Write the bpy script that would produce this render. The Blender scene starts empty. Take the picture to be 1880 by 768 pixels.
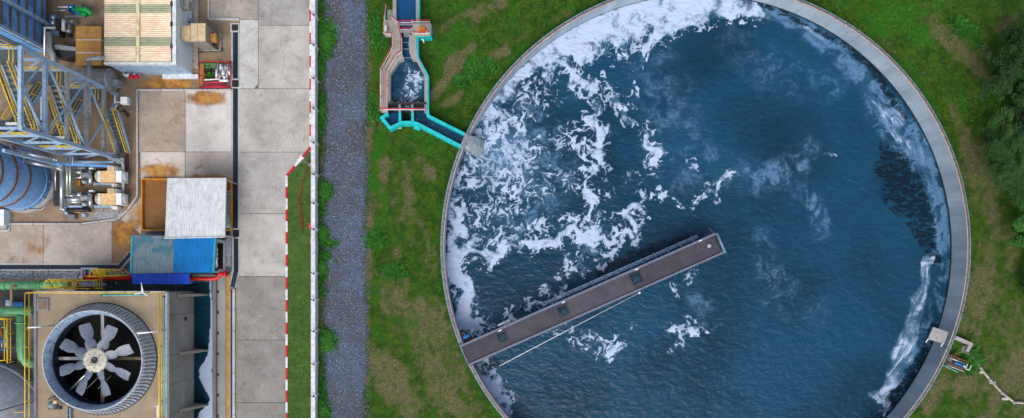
import bpy, bmesh, math, random
import numpy as np
from mathutils import Vector, Matrix

# ---------------------------------------------------------------- camera, sky, sun, exposure
C = bpy.context.scene.collection
S = bpy.context.scene
CAMH = 65.0                      # drone height in metres, 20 reference units per metre at ground level
NX, NY = 908.0, 506.0            # point straight below the drone in the reference frame
cam_d = bpy.data.cameras.new('drone_camera'); cam = bpy.data.objects.new('drone_camera', cam_d); C.objects.link(cam)
cam.location = (0, 0, CAMH); cam.rotation_euler = (0, 0, 0)
cam_d.sensor_width = 36.0; cam_d.lens = 36.0 * 1300.0 / 1880.0
cam_d.shift_x = (940 - NX) / 1880.0; cam_d.shift_y = (NY - 384) / 1880.0
cam_d.clip_start = 1; cam_d.clip_end = 2000
S.camera = cam
SUN_EL, SUN_AZ = math.radians(52), math.radians(196)      # azimuth clockwise from north
w = bpy.data.worlds.new('World'); S.world = w; w.use_nodes = True
nt = w.node_tree; nt.nodes.clear()
sky = nt.nodes.new('ShaderNodeTexSky'); sky.sky_type = 'NISHITA'; sky.sun_disc = False
sky.sun_elevation = SUN_EL; sky.sun_rotation = SUN_AZ; sky.air_density = 1.0; sky.dust_density = 4.0; sky.ozone_density = 1.5
bg = nt.nodes.new('ShaderNodeBackground'); bg.inputs[1].default_value = 0.15
wo = nt.nodes.new('ShaderNodeOutputWorld')
hs_ = nt.nodes.new('ShaderNodeHueSaturation'); hs_.inputs['Saturation'].default_value = .62      # thin even cloud: paler than a clear sky
nt.links.new(sky.outputs[0], hs_.inputs['Color']); nt.links.new(hs_.outputs[0], bg.inputs[0]); nt.links.new(bg.outputs[0], wo.inputs[0])
sd = bpy.data.lights.new('sun', 'SUN'); sd.energy = 1.25; sd.angle = math.radians(38); sd.color = (1.0, 0.96, 0.9)
sun = bpy.data.objects.new('sun', sd); C.objects.link(sun)
dirv = Vector((math.sin(SUN_AZ) * math.cos(SUN_EL), math.cos(SUN_AZ) * math.cos(SUN_EL), math.sin(SUN_EL)))
sun.rotation_euler = dirv.to_track_quat('Z', 'Y').to_euler(); sun.location = (0, -60, 90)
S.view_settings.view_transform = 'Standard'; S.view_settings.look = 'None'
S.view_settings.exposure = 0.12; S.view_settings.gamma = 1.0; S.view_settings.use_curve_mapping = False
rnd = random.Random(4)
PI = math.pi

def W(px, py, z=0.0):
    """reference position -> real place on the level z"""
    k = (CAMH - z) / CAMH / 20.0
    return ((px - NX) * k, -(py - NY) * k, z)
def W2(px, py, z=0.0): return W(px, py, z)[:2]
def L(n, z=0.0): return n / 20.0 * (CAMH - z) / CAMH
# ---------------------------------------------------------------- foam field (numbers only, laid on the water mesh)
def vnoise(x, y, seed):
    xi = np.floor(x).astype(np.int64); yi = np.floor(y).astype(np.int64)
    fx = x - xi; fy = y - yi
    def h(a, b):
        n = (a * 374761393 + b * 668265263 + seed * 1274126177) & 0xffffffff
        n = ((n ^ (n >> 13)) * 1103515245) & 0xffffffff
        n = ((n ^ (n >> 16)) * 2246822519) & 0xffffffff
        n = n ^ (n >> 15)
        return (n & 0xffffff) / float(0xffffff)
    ux = fx * fx * fx * (fx * (fx * 6 - 15) + 10); uy = fy * fy * fy * (fy * (fy * 6 - 15) + 10)
    a = h(xi, yi); b = h(xi + 1, yi); c = h(xi, yi + 1); d = h(xi + 1, yi + 1)
    return (a * (1 - ux) + b * ux) * (1 - uy) + (c * (1 - ux) + d * ux) * uy

def fbm(x, y, seed, octs=4, gain=0.55):
    s = 0.0; a = 1.0; t = 0.0
    for o in range(octs):
        ca, sa = math.cos(0.6 * o + 0.3), math.sin(0.6 * o + 0.3)
        f = 2.03 ** o
        s = s + a * vnoise((ca * x - sa * y) * f + 17.3 * o, (sa * x + ca * y) * f + 9.1 * o, seed + o)
        t += a; a *= gain
    return s / t

def ridged(x, y, seed, octs=3, gain=0.6):
    s = 0.0; a = 1.0; t = 0.0
    for o in range(octs):
        ca, sa = math.cos(0.9 * o + 0.7), math.sin(0.9 * o + 0.7)
        f = 1.93 ** o
        n = vnoise((ca * x - sa * y) * f + 5.3 * o, (sa * x + ca * y) * f + 3.1 * o, seed + o)
        n2 = vnoise((ca * x - sa * y) * f * 1.0 + 55.3, (sa * x + ca * y) * f + 33.1, seed + 40 + o)
        s = s + a * (1 - np.minimum(1, np.abs(n - n2) * 4.2)); t += a; a *= gain
    return s / t

def swirl(x, y, n, box, rr, amp, seed):
    rg = random.Random(seed)
    for _ in range(n):
        cx = rg.uniform(box[0], box[2]); cy = rg.uniform(box[1], box[3])
        R = rg.uniform(*rr); s = rg.choice((-1, 1)) * rg.uniform(0.5, 1.0) * amp
        dx = x - cx; dy = y - cy
        d2 = (dx * dx + dy * dy) / (R * R)
        m = d2 < 7
        if not m.any(): continue
        a = s * np.exp(-d2[m])
        c, q = np.cos(a), np.sin(a)
        ddx = dx[m]; ddy = dy[m]
        x[m] = cx + ddx * c - ddy * q; y[m] = cy + ddx * q + ddy * c
    return x, y

def stroke(x, y, pts):
    out = np.zeros_like(x)
    for (x0, y0, w0, a0), (x1, y1, w1, a1) in zip(pts[:-1], pts[1:]):
        wm = max(w0, w1) * 2.2
        m = (x > min(x0, x1) - wm) & (x < max(x0, x1) + wm) & (y > min(y0, y1) - wm) & (y < max(y0, y1) + wm)
        if not m.any(): continue
        px = x[m]; py = y[m]
        ex, ey = x1 - x0, y1 - y0
        t = np.clip(((px - x0) * ex + (py - y0) * ey) / (ex * ex + ey * ey + 1e-9), 0, 1)
        d = np.hypot(px - x0 - t * ex, py - y0 - t * ey)
        w = w0 + (w1 - w0) * t; a = a0 + (a1 - a0) * t
        out[m] = np.maximum(out[m], a * np.exp(-(d / w) ** 4))
    return out

def sstep(a, b, v):
    t = np.clip((v - a) / (b - a), 0, 1)
    return t * t * (3 - 2 * t)

SOLID = [  # thick creamy foam
    [(866,250,6,.6),(884,200,14,.8),(930,150,26,1.0),(985,105,36,1.05),(1050,70,42,1.1),(1110,48,50,1.1),(1180,26,44,1.1),(1250,16,32,1.05),(1320,8,28,1.0),(1375,14,20,.95),(1398,28,11,.85)],
    [(1050,100,16,.8),(1100,95,16,.9),(1112,105,10,.8)],
    [(1010,120,22,.8),(1040,115,20,.8)],
    [(1300,28,15,1),(1255,42,14,1),(1210,60,12,1),(1188,80,11,1),(1184,102,7,.95)],
    [(1112,150,5,.75),(1136,178,7,.8),(1142,200,5,.7),(1152,224,6,.75)],
    [(1172,228,5,.8),(1186,250,6,.85),(1208,276,8,.9),(1200,302,9,.9)],
    [(1028,120,10,.9),(1062,152,14,.9),(1092,172,10,.85),(1105,190,10,.8),(1078,214,11,.9),(1100,235,8,.8),(1112,268,13,1),(1106,288,10,.9)],
    [(1078,250,6,.8),(1072,300,6,.85),(1080,330,8,.9),(1092,348,8,.85),(1088,372,8,.85),(1086,398,8,.8),(1092,425,8,.8)],
    [(826,470,12,1),(862,466,14,1),(905,462,11,.95),(940,446,11,.95),(985,450,10,.95),(1015,446,10,1),(1050,428,10,1),(1080,432,12,1.0),(1092,462,9,.85)],
    [(1080,432,8,.9),(1108,430,9,.9),(1130,452,8,.85),(1150,430,9,.9),(1158,402,9,.95),(1172,378,8,.9),(1176,352,5,.8)],
    [(1110,470,7,.8),(1140,466,6,.8),(1152,440,6,.8)],
    [(1160,398,6,.9),(1185,393,5,.8)],
    [(824,330,8,.8),(830,400,14,.9),(838,460,20,1.05),(846,520,20,1.1),(856,570,17,1.1),(864,612,16,1.1)],
    [(876,655,18,1.1),(892,690,18,1.05),(910,718,15,1.05),(928,738,12,.95),(935,765,10,.9),(975,800,10,.9),(1020,840,9,.8)],
    [(1272,376,6,.8),(1284,360,3.5,.8),(1300,345,4,.85),(1322,340,4,.85),(1336,328,4,.85),(1342,316,3,.7)],
    [(1200,355,4,.8),(1222,359,4,.7)], [(1272,298,5,.75),(1280,305,4,.7)],
    [(1235,368,2,.5),(1250,378,2,.5)],
    [(1075,455,5,.7),(1062,480,6,.7),(1085,492,4,.6),(1105,490,4,.65)],
    [(1512,283,2.5,.6),(1538,289,3,.7)],
    [(1100,655,5,.6),(1125,650,6,.85),(1130,636,6,.85),(1140,632,3,.6)],
    [(1238,604,3,.7),(1252,596,3,.7),(1266,604,4,.8),(1284,600,4,.8)], [(1246,640,3,.6),(1258,634,4,.85)],
    [(1238,530,3,.6),(1243,546,3,.6)],
    [(1710,462,9,.85),(1700,490,9,.95),(1691,530,12,.95),(1682,570,14,.95),(1670,610,18,.95),(1656,650,24,.95),(1643,690,20,.93),(1630,725,15,.9),(1618,768,8,.85),(1600,805,8,.85)],
    [(1590,150,8,.45),(1600,190,13,.68),(1628,215,18,.8),(1655,243,20,.88),(1678,268,17,.8),(1698,310,13,.66),(1715,360,11,.6),(1728,410,9,.5)],
    [(1405,30,5,.7),(1440,28,6,.6),(1470,48,8,.6),(1500,66,8,.65)],
]
LACE = [  # broken, stringy foam
    [(860,290,30,.7),(900,240,50,.78),(950,200,50,.74),(1000,165,40,.66),(1050,150,36,.6)],
    [(850,330,36,.78),(905,300,56,.84),(960,290,46,.74),(1010,270,34,.55),(1060,250,40,.5),(1105,240,26,.45)],
    [(838,400,34,.78),(890,380,46,.74),(950,360,44,.66),(1010,340,38,.5),(1070,330,40,.48),(1110,350,26,.42)],
    [(840,440,26,.8),(900,430,34,.74),(960,430,32,.66),(1030,420,34,.58),(1100,420,36,.55),(1160,405,22,.5)],
    [(1045,470,18,.6),(1040,505,16,.66),(1010,540,24,.62),(960,568,20,.6),(900,590,18,.6)],
    [(1000,595,24,.6),(1050,612,26,.62),(1090,635,24,.6),(1130,645,16,.55)],
    [(1180,230,20,.4),(1210,320,20,.42),(1150,330,18,.35)],
    [(1140,100,20,.35),(1170,160,20,.45),(1160,200,16,.4)],
    [(1232,600,16,.5),(1262,600,14,.5),(1250,640,12,.45)],
    [(1150,600,12,.38),(1170,590,10,.4)],
    [(1276,500,14,.42),(1240,540,12,.5)],
    [(1262,372,14,.45),(1300,345,12,.45),(1345,320,12,.45)],
]
FILM = [  # thin milky scum
    [(1410,20,14,.5),(1460,40,20,.7),(1500,62,22,.75),(1540,95,24,.7),(1575,130,30,.6),(1610,185,32,.8),(1650,235,34,.95),(1685,285,28,.9),(1708,340,20,.85),(1726,400,18,.8),(1734,460,18,.65),(1730,530,20,.6),(1715,590,20,.6),(1690,640,26,.55),(1660,690,22,.6),(1635,760,22,.6)],
    [(1200,110,50,.3),(1230,200,60,.34),(1250,300,60,.36),(1330,310,40,.4),(1400,330,34,.5),(1450,310,34,.5),(1480,280,30,.4)],
    [(1340,70,40,.24),(1420,130,50,.26),(1520,150,40,.26)],
    [(1400,430,18,.30),(1405,480,22,.34),(1425,540,40,.24),(1490,560,50,.16)],
    [(1470,350,20,.4),(1498,372,16,.5),(1510,430,16,.3)],
    [(1300,590,20,.3),(1280,540,20,.4)],
    [(860,260,40,.6),(930,240,80,.55),(1000,300,80,.4),(950,400,70,.4)],
]
DARK_REFLECTIONS = [[(1620,270,14,.6),(1640,310,40,.9),(1660,350,46,.95),(1700,430,26,.85),(1716,480,10,.6)],  # reflections of trees and bridge, painted as dark patches in the water colour
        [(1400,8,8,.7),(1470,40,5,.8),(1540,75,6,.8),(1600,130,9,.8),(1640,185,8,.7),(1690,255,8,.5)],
        [(1100,500,12,.8),(1180,470,14,.9),(1260,436,12,.8)],
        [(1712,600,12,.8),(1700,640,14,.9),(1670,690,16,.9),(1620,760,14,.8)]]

def stroke_halo(x, y):
    h = np.zeros_like(x)
    for s in SOLID: h = np.maximum(h, stroke(x, y, [(a, b, w * 1.25 + 7, i) for a, b, w, i in s]))
    return h

def foam_fields(px, py):
    """px, py: arrays of water plane coordinates in reference units. returns foam, film, dark_reflection 0..1"""
    x = px.copy(); y = py.copy()
    # broad meander, then curls of three sizes
    x1 = x + 16 * (fbm(x / 46, y / 46, 11) - .5); y1 = y + 16 * (fbm(x / 46, y / 46, 21) - .5)
    sx, sy = x1.copy(), y1.copy()
    sx, sy = swirl(sx, sy, 260, (800, 0, 1220, 700), (7, 20), 1.9, 5)
    sx, sy = swirl(sx, sy, 240, (800, 0, 1760, 800), (8, 24), 1.5, 7)
    sx += 5 * (fbm(sx / 9, sy / 9, 31, 3) - .5); sy += 5 * (fbm(sx / 9, sy / 9, 41, 3) - .5)
    tx, ty = swirl(px.copy(), py.copy(), 1300, (800, 0, 1220, 680), (6, 17), 1.25, 9)
    tx, ty = swirl(tx, ty, 420, (1380, 0, 1760, 780), (7, 20), 2.2, 19)
    S = np.zeros_like(x); L = np.zeros_like(x); Fm = np.zeros_like(x); Cm = np.zeros_like(x)
    for s in SOLID: S = np.maximum(S, stroke(sx, sy, s))
    for s in LACE: L = np.maximum(L, stroke(x1, y1, s))
    for s in FILM: Fm = np.maximum(Fm, stroke(x1, y1, s))
    for s in DARK_REFLECTIONS: Cm = np.maximum(Cm, stroke(x1, y1, s))
    T = fbm(tx / 17, ty / 19, 51, 5, .60)
    T2 = fbm(px / 5.5, py / 5.5, 61, 3, .7)
    Rg = ridged(tx / 15, ty / 17, 71, 3)
    Rf = ridged(tx / 8.5, ty / 8.5, 171, 2)
    def rank(v):
        q = np.quantile(v, np.linspace(0, 1, 201)); return np.interp(v, q, np.linspace(0, 1, 201))
    U = rank(.46 * T + .24 * Rg + .17 * Rf + .24 * T2)
    U2 = rank(.30 * T + .25 * Rg + .35 * Rf + .30 * T2)
    east = sstep(1385, 1430, px)                       # calmer water: long smooth scum bands
    Ls = fbm(tx / 30, ty / 30, 401, 4, .5)
    solid = sstep(.48, .84, S + .55 * (T - .5) + .30 * (U2 - .5))
    rr_ = np.hypot(x1 - 1281, y1 - 455); th = np.arctan2(y1 - 455, x1 - 1281)
    streak = fbm(rr_ / 4.5, th * 14, 421, 4, .6); wisp = fbm(rr_ / 14, th * 9, 431, 3)
    solid_e = sstep(.30, 1.0, S * .92 + .55 * (Ls - .5) + .9 * (streak - .5)) * (.50 + .9 * (streak - .3)) 
    solid = solid * (1 - east) + solid_e * east
    body = sstep(.0, 1.0, .46 + 2.1 * (T - .5) + .7 * (T2 - .5) + .9 * np.clip(S - .8, -.3, .35))
    ws = np.exp(-(((px - 930) / 70) ** 2 + ((py - 288) / 62) ** 2))   # churned water below the spout
    fine = ridged(px / 6.5 + 3 * T, py / 6.5 + 3 * T2, 501, 3, .7)
    V_ = rank(.55 * U + .35 * U2 + ws * (1.0 * fine - .30) * 1.1)
    cov = np.clip(L * L * 1.05 + .06 * L + .10 * ws, 0, .82)
    lace = sstep(1 - cov - .05, 1 - cov + .22, V_) * sstep(.12, .3, L)
    halo = sstep(.25, .55, stroke_halo(sx, sy)) * .42
    lace = np.maximum(lace, sstep(1 - halo, 1 - halo + .2, U2) * (halo > .02) * (1 - east))
    foam = np.clip(np.maximum(solid * (.42 + .58 * body), lace * (.55 + .45 * body)), 0, 1)
    film = np.clip(Fm * (.35 + 1.3 * sstep(.3, .7, fbm(tx / 22, ty / 22, 81, 4))) * (.6 + .8 * sstep(.25, .75, fbm(x1 / 5, y1 / 5, 83, 4, .75))), 0, 1)
    film = np.maximum(film, np.clip(L, 0, 1) * (.25 + .55 * U2) * .7); film = np.maximum(film, ws * .9)
    film = film * (1 - east) + east * np.clip(film * (.45 + 1.3 * wisp * streak * 1.9), 0, 1)
    film = np.maximum(film, .6 * sstep(.2, .8, S))
    dark_reflection = np.clip(sstep(.25, .8, Cm + .5 * (fbm(tx / 12, ty / 12, 91, 3) - .5)), 0, 1)
    return foam, film, dark_reflection
# ---------------------------------------------------------------- materials
def lin(c): return tuple((v / 12.92 if v <= .04045 else ((v + .055) / 1.055) ** 2.4) for v in c)
class N:
    def __init__(s, name):
        s.m = bpy.data.materials.new(name); s.m.use_nodes = True; s.t = s.m.node_tree
        s.t.nodes.clear(); s.out = s.n('ShaderNodeOutputMaterial'); s.b = s.n('ShaderNodeBsdfPrincipled')
        s.t.links.new(s.b.outputs[0], s.out.inputs[0]); s.pos = s.n('ShaderNodeNewGeometry').outputs['Position']
    def n(s, k, **kw):
        x = s.t.nodes.new(k)
        for a, v in kw.items(): setattr(x, a, v)
        return x
    def l(s, a, b): s.t.links.new(a, b)
    def put(s, sock, v):
        if hasattr(v, 'links') or isinstance(v, bpy.types.NodeSocket): s.l(v, sock)
        else:
            if isinstance(v, tuple) and len(v) == 3 and len(sock.default_value) == 4: v = (*v, 1)
            sock.default_value = v
    def noise(s, scale, detail=4, rough=.55, stretch=None, dist=0, off=0, vec=None):
        mp = s.n('ShaderNodeMapping'); s.l(vec or s.pos, mp.inputs[0])
        if stretch: mp.inputs['Scale'].default_value = stretch
        mp.inputs['Location'].default_value = (off, off * 1.7, off * .3)
        x = s.n('ShaderNodeTexNoise'); s.l(mp.outputs[0], x.inputs['Vector'])
        x.inputs['Scale'].default_value = scale; x.inputs['Detail'].default_value = detail
        x.inputs['Roughness'].default_value = rough; x.inputs['Distortion'].default_value = dist
        return x.outputs['Fac']
    def ramp(s, f, a, b, lo=0.0, hi=1.0):
        x = s.n('ShaderNodeMapRange'); x.clamp = True; x.interpolation_type = 'SMOOTHSTEP'
        s.put(x.inputs[0], f); x.inputs[1].default_value = a; x.inputs[2].default_value = b
        x.inputs[3].default_value = lo; x.inputs[4].default_value = hi; return x.outputs[0]
    def mix(s, f, a, b, mode='MIX'):
        x = s.n('ShaderNodeMix', data_type='RGBA', blend_type=mode)
        s.put(x.inputs[0], f); s.put(x.inputs[6], a); s.put(x.inputs[7], b); return x.outputs[2]
    def math(s, op, a, b=0.0, c=None):
        x = s.n('ShaderNodeMath', operation=op); s.put(x.inputs[0], a); s.put(x.inputs[1], b)
        if c is not None: s.put(x.inputs[2], c)
        return x.outputs[0]
    def attr(s, name):
        x = s.n('ShaderNodeAttribute'); x.attribute_name = name; return x
    def bump(s, h, strength=.4, dist=.05):
        x = s.n('ShaderNodeBump'); x.inputs['Strength'].default_value = strength; x.inputs['Distance'].default_value = dist
        s.l(h, x.inputs['Height']); s.l(x.outputs[0], s.b.inputs['Normal'])
    def fin(s, col, rough=.7, metal=0.0, tint=False):
        if tint:
            oi = s.n('ShaderNodeObjectInfo'); col = s.mix(1.0, col, oi.outputs['Color'], 'MULTIPLY')
        s.put(s.b.inputs['Base Color'], col); s.put(s.b.inputs['Roughness'], rough); s.put(s.b.inputs['Metallic'], metal)
        return s.m

M = {}
def plain(name, c, rough=.55, metal=0.0, dirt=None, damt=.5, dscale=1.3, var=.16, bump=.15, tint=False, stretch=None):
    n = N(name); c = lin(c)
    d = tuple(v * (1 - var) for v in c); u = tuple(min(1, v * (1 + var)) for v in c)
    f = n.noise(3.1, 6, .65, stretch)
    col = n.mix(n.ramp(f, .35, .65), d, u)
    fine = n.noise(26, 3, .7, stretch)
    col = n.mix(n.ramp(fine, .3, .75, 0, .2), col, tuple(v * .62 for v in c))
    if dirt:
        g = n.noise(dscale, 7, .62, None, .4, 7.7)
        col = n.mix(n.math('MULTIPLY', n.ramp(g, .50, .64), damt), col, lin(dirt))
    n.bump(fine, bump, .02)
    M[name] = n.fin(col, rough, metal, tint); return M[name]

RUST = (.50, .29, .12)
def concrete(name, c, stain=(.30, .27, .25), samt=.6, rust=0.0, bump=.25, sc=1.0, tint=True, grain=True):
    n = N(name); c = lin(c); st = lin(stain)
    a = n.noise(.35 * sc, 6, .6); b = n.noise(1.7 * sc, 8, .7, (1.5, 1, 1), .6, 3.3); d = n.noise(14, 5, .75, (1.8, 1, 1), 0, 1.1)
    col = n.mix(n.ramp(a, .35, .65), tuple(v * .86 for v in c), tuple(min(1, v * 1.12) for v in c))
    col = n.mix(n.ramp(b, .50, .76, 0, samt * .6), col, st)
    col = n.mix(n.ramp(d, .42, .78, 0, .45), col, tuple(v * .55 for v in c))
    e = n.noise(.42 * sc, 12, .72, (1, 1.2, 1), .5, 21.0); col = n.mix(n.ramp(e, .50, .68, 0, samt * .62), col, tuple(v * k for v, k in zip(c, (.55, .50, .45)))); col = n.mix(n.ramp(e, .48, .34, 0, .6), col, tuple(min(1, v * 1.25) for v in c)); e2 = n.noise(4.5 * sc, 9, .8, (1, 1, 1), .2, 51.0); col = n.mix(n.ramp(e2, .54, .72, 0, samt * .4), col, tuple(v * .5 for v in c)); e3 = n.noise(3.2 * sc, 12, .85, (1.7, .8, 1), .8, 77.0); e4 = n.noise(.33 * sc, 4, .6, None, .3, 63.0); col = n.mix(n.math('MULTIPLY', n.ramp(e3, .52, .60, 0, samt), n.ramp(e4, .52, .64)), col, tuple(v * .42 for v in c))
    if grain:
        g = n.noise(7.5, 3, .6, (.25, 3, 1), 0, 5); col = n.mix(n.ramp(g, .45, .8, 0, .22), col, tuple(v * .6 for v in c))
    if rust:
        r = n.noise(.9, 6, .65, None, .5, 12.1); col = n.mix(n.ramp(r, .62 - .25 * rust, .78 - .2 * rust, 0, .85), col, lin(RUST))
    n.bump(d, bump, .03)
    M[name] = n.fin(col, .85, 0, tint); return M[name]

# ---------------------------------------------------------------- mesh builder
class MB:
    def __init__(s): s.v = []; s.f = []; s.sm = []
    def quad(s, a, b, c, d): i = len(s.v); s.v += [a, b, c, d]; s.f.append((i, i+1, i+2, i+3)); s.sm.append(False)
    def poly(s, pts): i = len(s.v); s.v += [tuple(p) for p in pts]; s.f.append(tuple(range(i, i + len(pts)))); s.sm.append(False)
    def prism(s, pts, z0, z1, top=None):
        """pts: xy outline, top: optional other outline at z1"""
        top = top or pts
        a = sum(pts[i][0] * pts[(i+1) % len(pts)][1] - pts[(i+1) % len(pts)][0] * pts[i][1] for i in range(len(pts)))
        if a < 0: pts = list(reversed(pts)); top = list(reversed(top))
        n = len(pts); i = len(s.v)
        s.v += [(p[0], p[1], z0) for p in pts] + [(p[0], p[1], z1) for p in top]
        s.f.append(tuple(range(i + n - 1, i - 1, -1))); s.f.append(tuple(range(i + n, i + 2 * n)))
        s.f += [(i + k, i + (k+1) % n, i + n + (k+1) % n, i + n + k) for k in range(n)]; s.sm += [False] * (n + 2)
        return s
    def box(s, x0, y0, z0, x1, y1, z1):
        x0, x1 = sorted((x0, x1)); y0, y1 = sorted((y0, y1)); z0, z1 = sorted((z0, z1))
        return s.prism([(x0, y0), (x1, y0), (x1, y1), (x0, y1)], z0, z1)
    def beam(s, p0, p1, w=.1, h=None, up=(0, 0, 1)):
        h = h or w; p0 = Vector(p0); p1 = Vector(p1); d = (p1 - p0)
        if d.length < 1e-6: return s
        d.normalize(); u = Vector(up)
        if abs(d.dot(u)) > .98: u = Vector((1, 0, 0))
        a = d.cross(u).normalized(); b = a.cross(d).normalized(); i = len(s.v)
        for p in (p0, p1):
            for q, r in ((-1, -1), (1, -1), (1, 1), (-1, 1)): s.v.append(tuple(p + a * (q * w / 2) + b * (r * h / 2)))
        s.f += [(i+3, i+2, i+1, i), (i+4, i+5, i+6, i+7)] + [(i + k, i + (k+1) % 4, i + 4 + (k+1) % 4, i + 4 + k) for k in range(4)]
        s.sm += [False] * 6; return s
    def tube(s, pts, r, seg=8, cap=True):
        P = [Vector(p) for p in pts]; n = len(P); rr = r if isinstance(r, (list, tuple)) else [r] * n
        T = []
        for k in range(n):
            t = Vector((0, 0, 0))
            if k > 0: t += (P[k] - P[k-1]).normalized()
            if k < n - 1: t += (P[k+1] - P[k]).normalized()
            T.append(t.normalized() if t.length > 1e-6 else Vector((0, 0, 1)))
        u = T[0].orthogonal().normalized(); i = len(s.v)
        for k in range(n):
            u = (u - T[k] * u.dot(T[k])).normalized(); v = T[k].cross(u)
            g = 1.0
            if 0 < k < n - 1: g = 1 / max(.5, (P[k+1] - P[k]).normalized().dot(T[k]))
            for q in range(seg):
                a = 2 * PI * q / seg; s.v.append(tuple(P[k] + (u * math.cos(a) + v * math.sin(a)) * rr[k] * (g if k in (0, n-1) else min(g, 1.2))))
        for k in range(n - 1):
            for q in range(seg): s.f.append((i + k*seg + q, i + k*seg + (q+1) % seg, i + (k+1)*seg + (q+1) % seg, i + (k+1)*seg + q)); s.sm.append(seg > 5)
        if cap: s.f.append(tuple(i + q for q in range(seg - 1, -1, -1))); s.f.append(tuple(i + (n-1)*seg + q for q in range(seg))); s.sm += [False, False]
        return s
    def cyl(s, p0, p1, r0, r1=None, seg=16): return s.tube([p0, p1], [r0, r0 if r1 is None else r1], seg)
    def lathe(s, c, prof, seg=48, a0=0, a1=2 * PI, smooth=True):
        full = abs(a1 - a0 - 2 * PI) < 1e-6; m = seg if full else seg + 1; i = len(s.v); n = len(prof)
        for q in range(m):
            a = a0 + (a1 - a0) * q / seg
            for r, z in prof: s.v.append((c[0] + r * math.cos(a), c[1] + r * math.sin(a), z))
        for q in range(seg):
            q2 = (q + 1) % m
            for k in range(n - 1): s.f.append((i + q*n + k, i + q2*n + k, i + q2*n + k + 1, i + q*n + k + 1)); s.sm.append(smooth)
        return s
    def mesh(s, name, mat):
        me = bpy.data.meshes.new(name); me.from_pydata([tuple(v) for v in s.v], [], s.f)
        me.polygons.foreach_set('use_smooth', s.sm); me.materials.append(mat if not isinstance(mat, str) else M[mat]); me.update(); return me
    def obj(s, name, mat, parent=None, loc=None, kind=None, label=None, color=None):
        o = bpy.data.objects.new(name, s.mesh(name, mat)); C.objects.link(o)
        # origin at the middle of the footprint
        if s.v and loc is None:
            xs = [v[0] for v in s.v]; ys = [v[1] for v in s.v]; zs = [v[2] for v in s.v]
            c = Vector(((min(xs) + max(xs)) / 2, (min(ys) + max(ys)) / 2, min(zs)))
            o.data.transform(Matrix.Translation(-c)); loc = c
        o.location = loc
        if parent:
            o.parent = parent
            o.location = Vector(loc) - world_loc(parent)
        if kind: o['kind'] = kind
        if label: o['label'] = label
        if color: o.color = (*color, 1)
        return o

def world_loc(o):
    v = Vector((0, 0, 0))
    while o: v += o.location; o = o.parent
    return v
def thing(name, label, cat, loc, group=None):
    o = bpy.data.objects.new(name, None); C.objects.link(o); o.location = loc; o.empty_display_size = .3
    return tag(o, label, cat, group)
def tag(o, label, cat, group=None):
    o['label'] = label; o['category'] = cat
    if group: o['group'] = group
    return o
def put_copy(o, loc, parent=None, rz=0, color=None):
    c = o.copy(); C.objects.link(c); c.location = loc; c.rotation_euler = (0, 0, rz)
    if parent is not None: c.parent = parent
    if color: c.color = (*color, 1)
    return c
def copy_thing(root, loc, rz=0, label=None, group=None, scale=1):
    r = root.copy(); C.objects.link(r); r.location = loc; r.rotation_euler = (0, 0, rz); r.scale = (scale,) * 3
    if label: r['label'] = label
    if group: r['group'] = group
    for ch in list(root.children):
        c = ch.copy(); C.objects.link(c); c.parent = r
        for g in list(ch.children):
            d = g.copy(); C.objects.link(d); d.parent = c
    return r
def bx(px0, py0, px1, py1, z0, z1, mb=None):
    """box whose TOP outline is seen at these reference positions"""
    mb = mb or MB(); a = W(px0, py0, z1); b = W(px1, py1, z1); return mb.box(a[0], a[1], z0, b[0], b[1], z1)
def pr(pts, z0, z1, mb=None):
    mb = mb or MB(); return mb.prism([W2(*p, z1) for p in pts], z0, z1)
def strip(path, width, z0, z1, side=0, mb=None):
    """wall or band along a polyline of xy points. side 0 centred, +1 left, -1 right"""
    mb = mb or MB(); P = [Vector(p) for p in path]; n = len(P); Lf = []; Rt = []
    for k in range(n):
        d0 = (P[k] - P[k-1]).normalized() if k else (P[1] - P[0]).normalized()
        d1 = (P[k+1] - P[k]).normalized() if k < n - 1 else d0
        n0 = Vector((-d0.y, d0.x)); n1 = Vector((-d1.y, d1.x)); m = (n0 + n1).normalized(); g = 1 / max(.4, m.dot(n0))
        a = width * (.5 + side * .5); b = width * (.5 - side * .5)
        Lf.append(P[k] + m * g * a); Rt.append(P[k] - m * g * b)
    mb.prism([tuple(p) for p in Lf] + [tuple(p) for p in reversed(Rt)], z0, z1); return mb
def railing(parent, path, z0, h=1.0, mats=('rail_red', 'rail_white'), r=.035, step=1.5, post=None, names=('top_rail', 'mid_rail', 'rail_post')):
    """path xy; two rails and posts, each rail and each post its own part"""
    top = MB().tube([(x, y, z0 + h) for x, y in path], r, 6); top.obj(names[0], mats[0], parent)
    MB().tube([(x, y, z0 + h * .52) for x, y in path], r * .9, 6).obj(names[1], mats[1], parent)
    pm = MB().tube([(0, 0, 0), (0, 0, h)], r * .85, 6).mesh(names[2], M[post or mats[1]])
    pl = world_loc(parent)
    for (x0, y0), (x1, y1) in zip(path[:-1], path[1:]):
        d = math.hypot(x1 - x0, y1 - y0); k = max(1, round(d / step))
        for q in range(k + 1):
            if q == k and (x1, y1) != path[-1]: continue
            o = bpy.data.objects.new(names[2], pm); C.objects.link(o); o.parent = parent
            o.location = Vector((x0 + (x1 - x0) * q / k, y0 + (y1 - y0) * q / k, z0)) - pl
def densify(path, step):
    out = [path[0]]
    for a, b in zip(path[:-1], path[1:]):
        d = math.hypot(b[0] - a[0], b[1] - a[1]); k = max(1, round(d / step))
        for q in range(1, k + 1): out.append((a[0] + (b[0] - a[0]) * q / k, a[1] + (b[1] - a[1]) * q / k))
    return out

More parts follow.
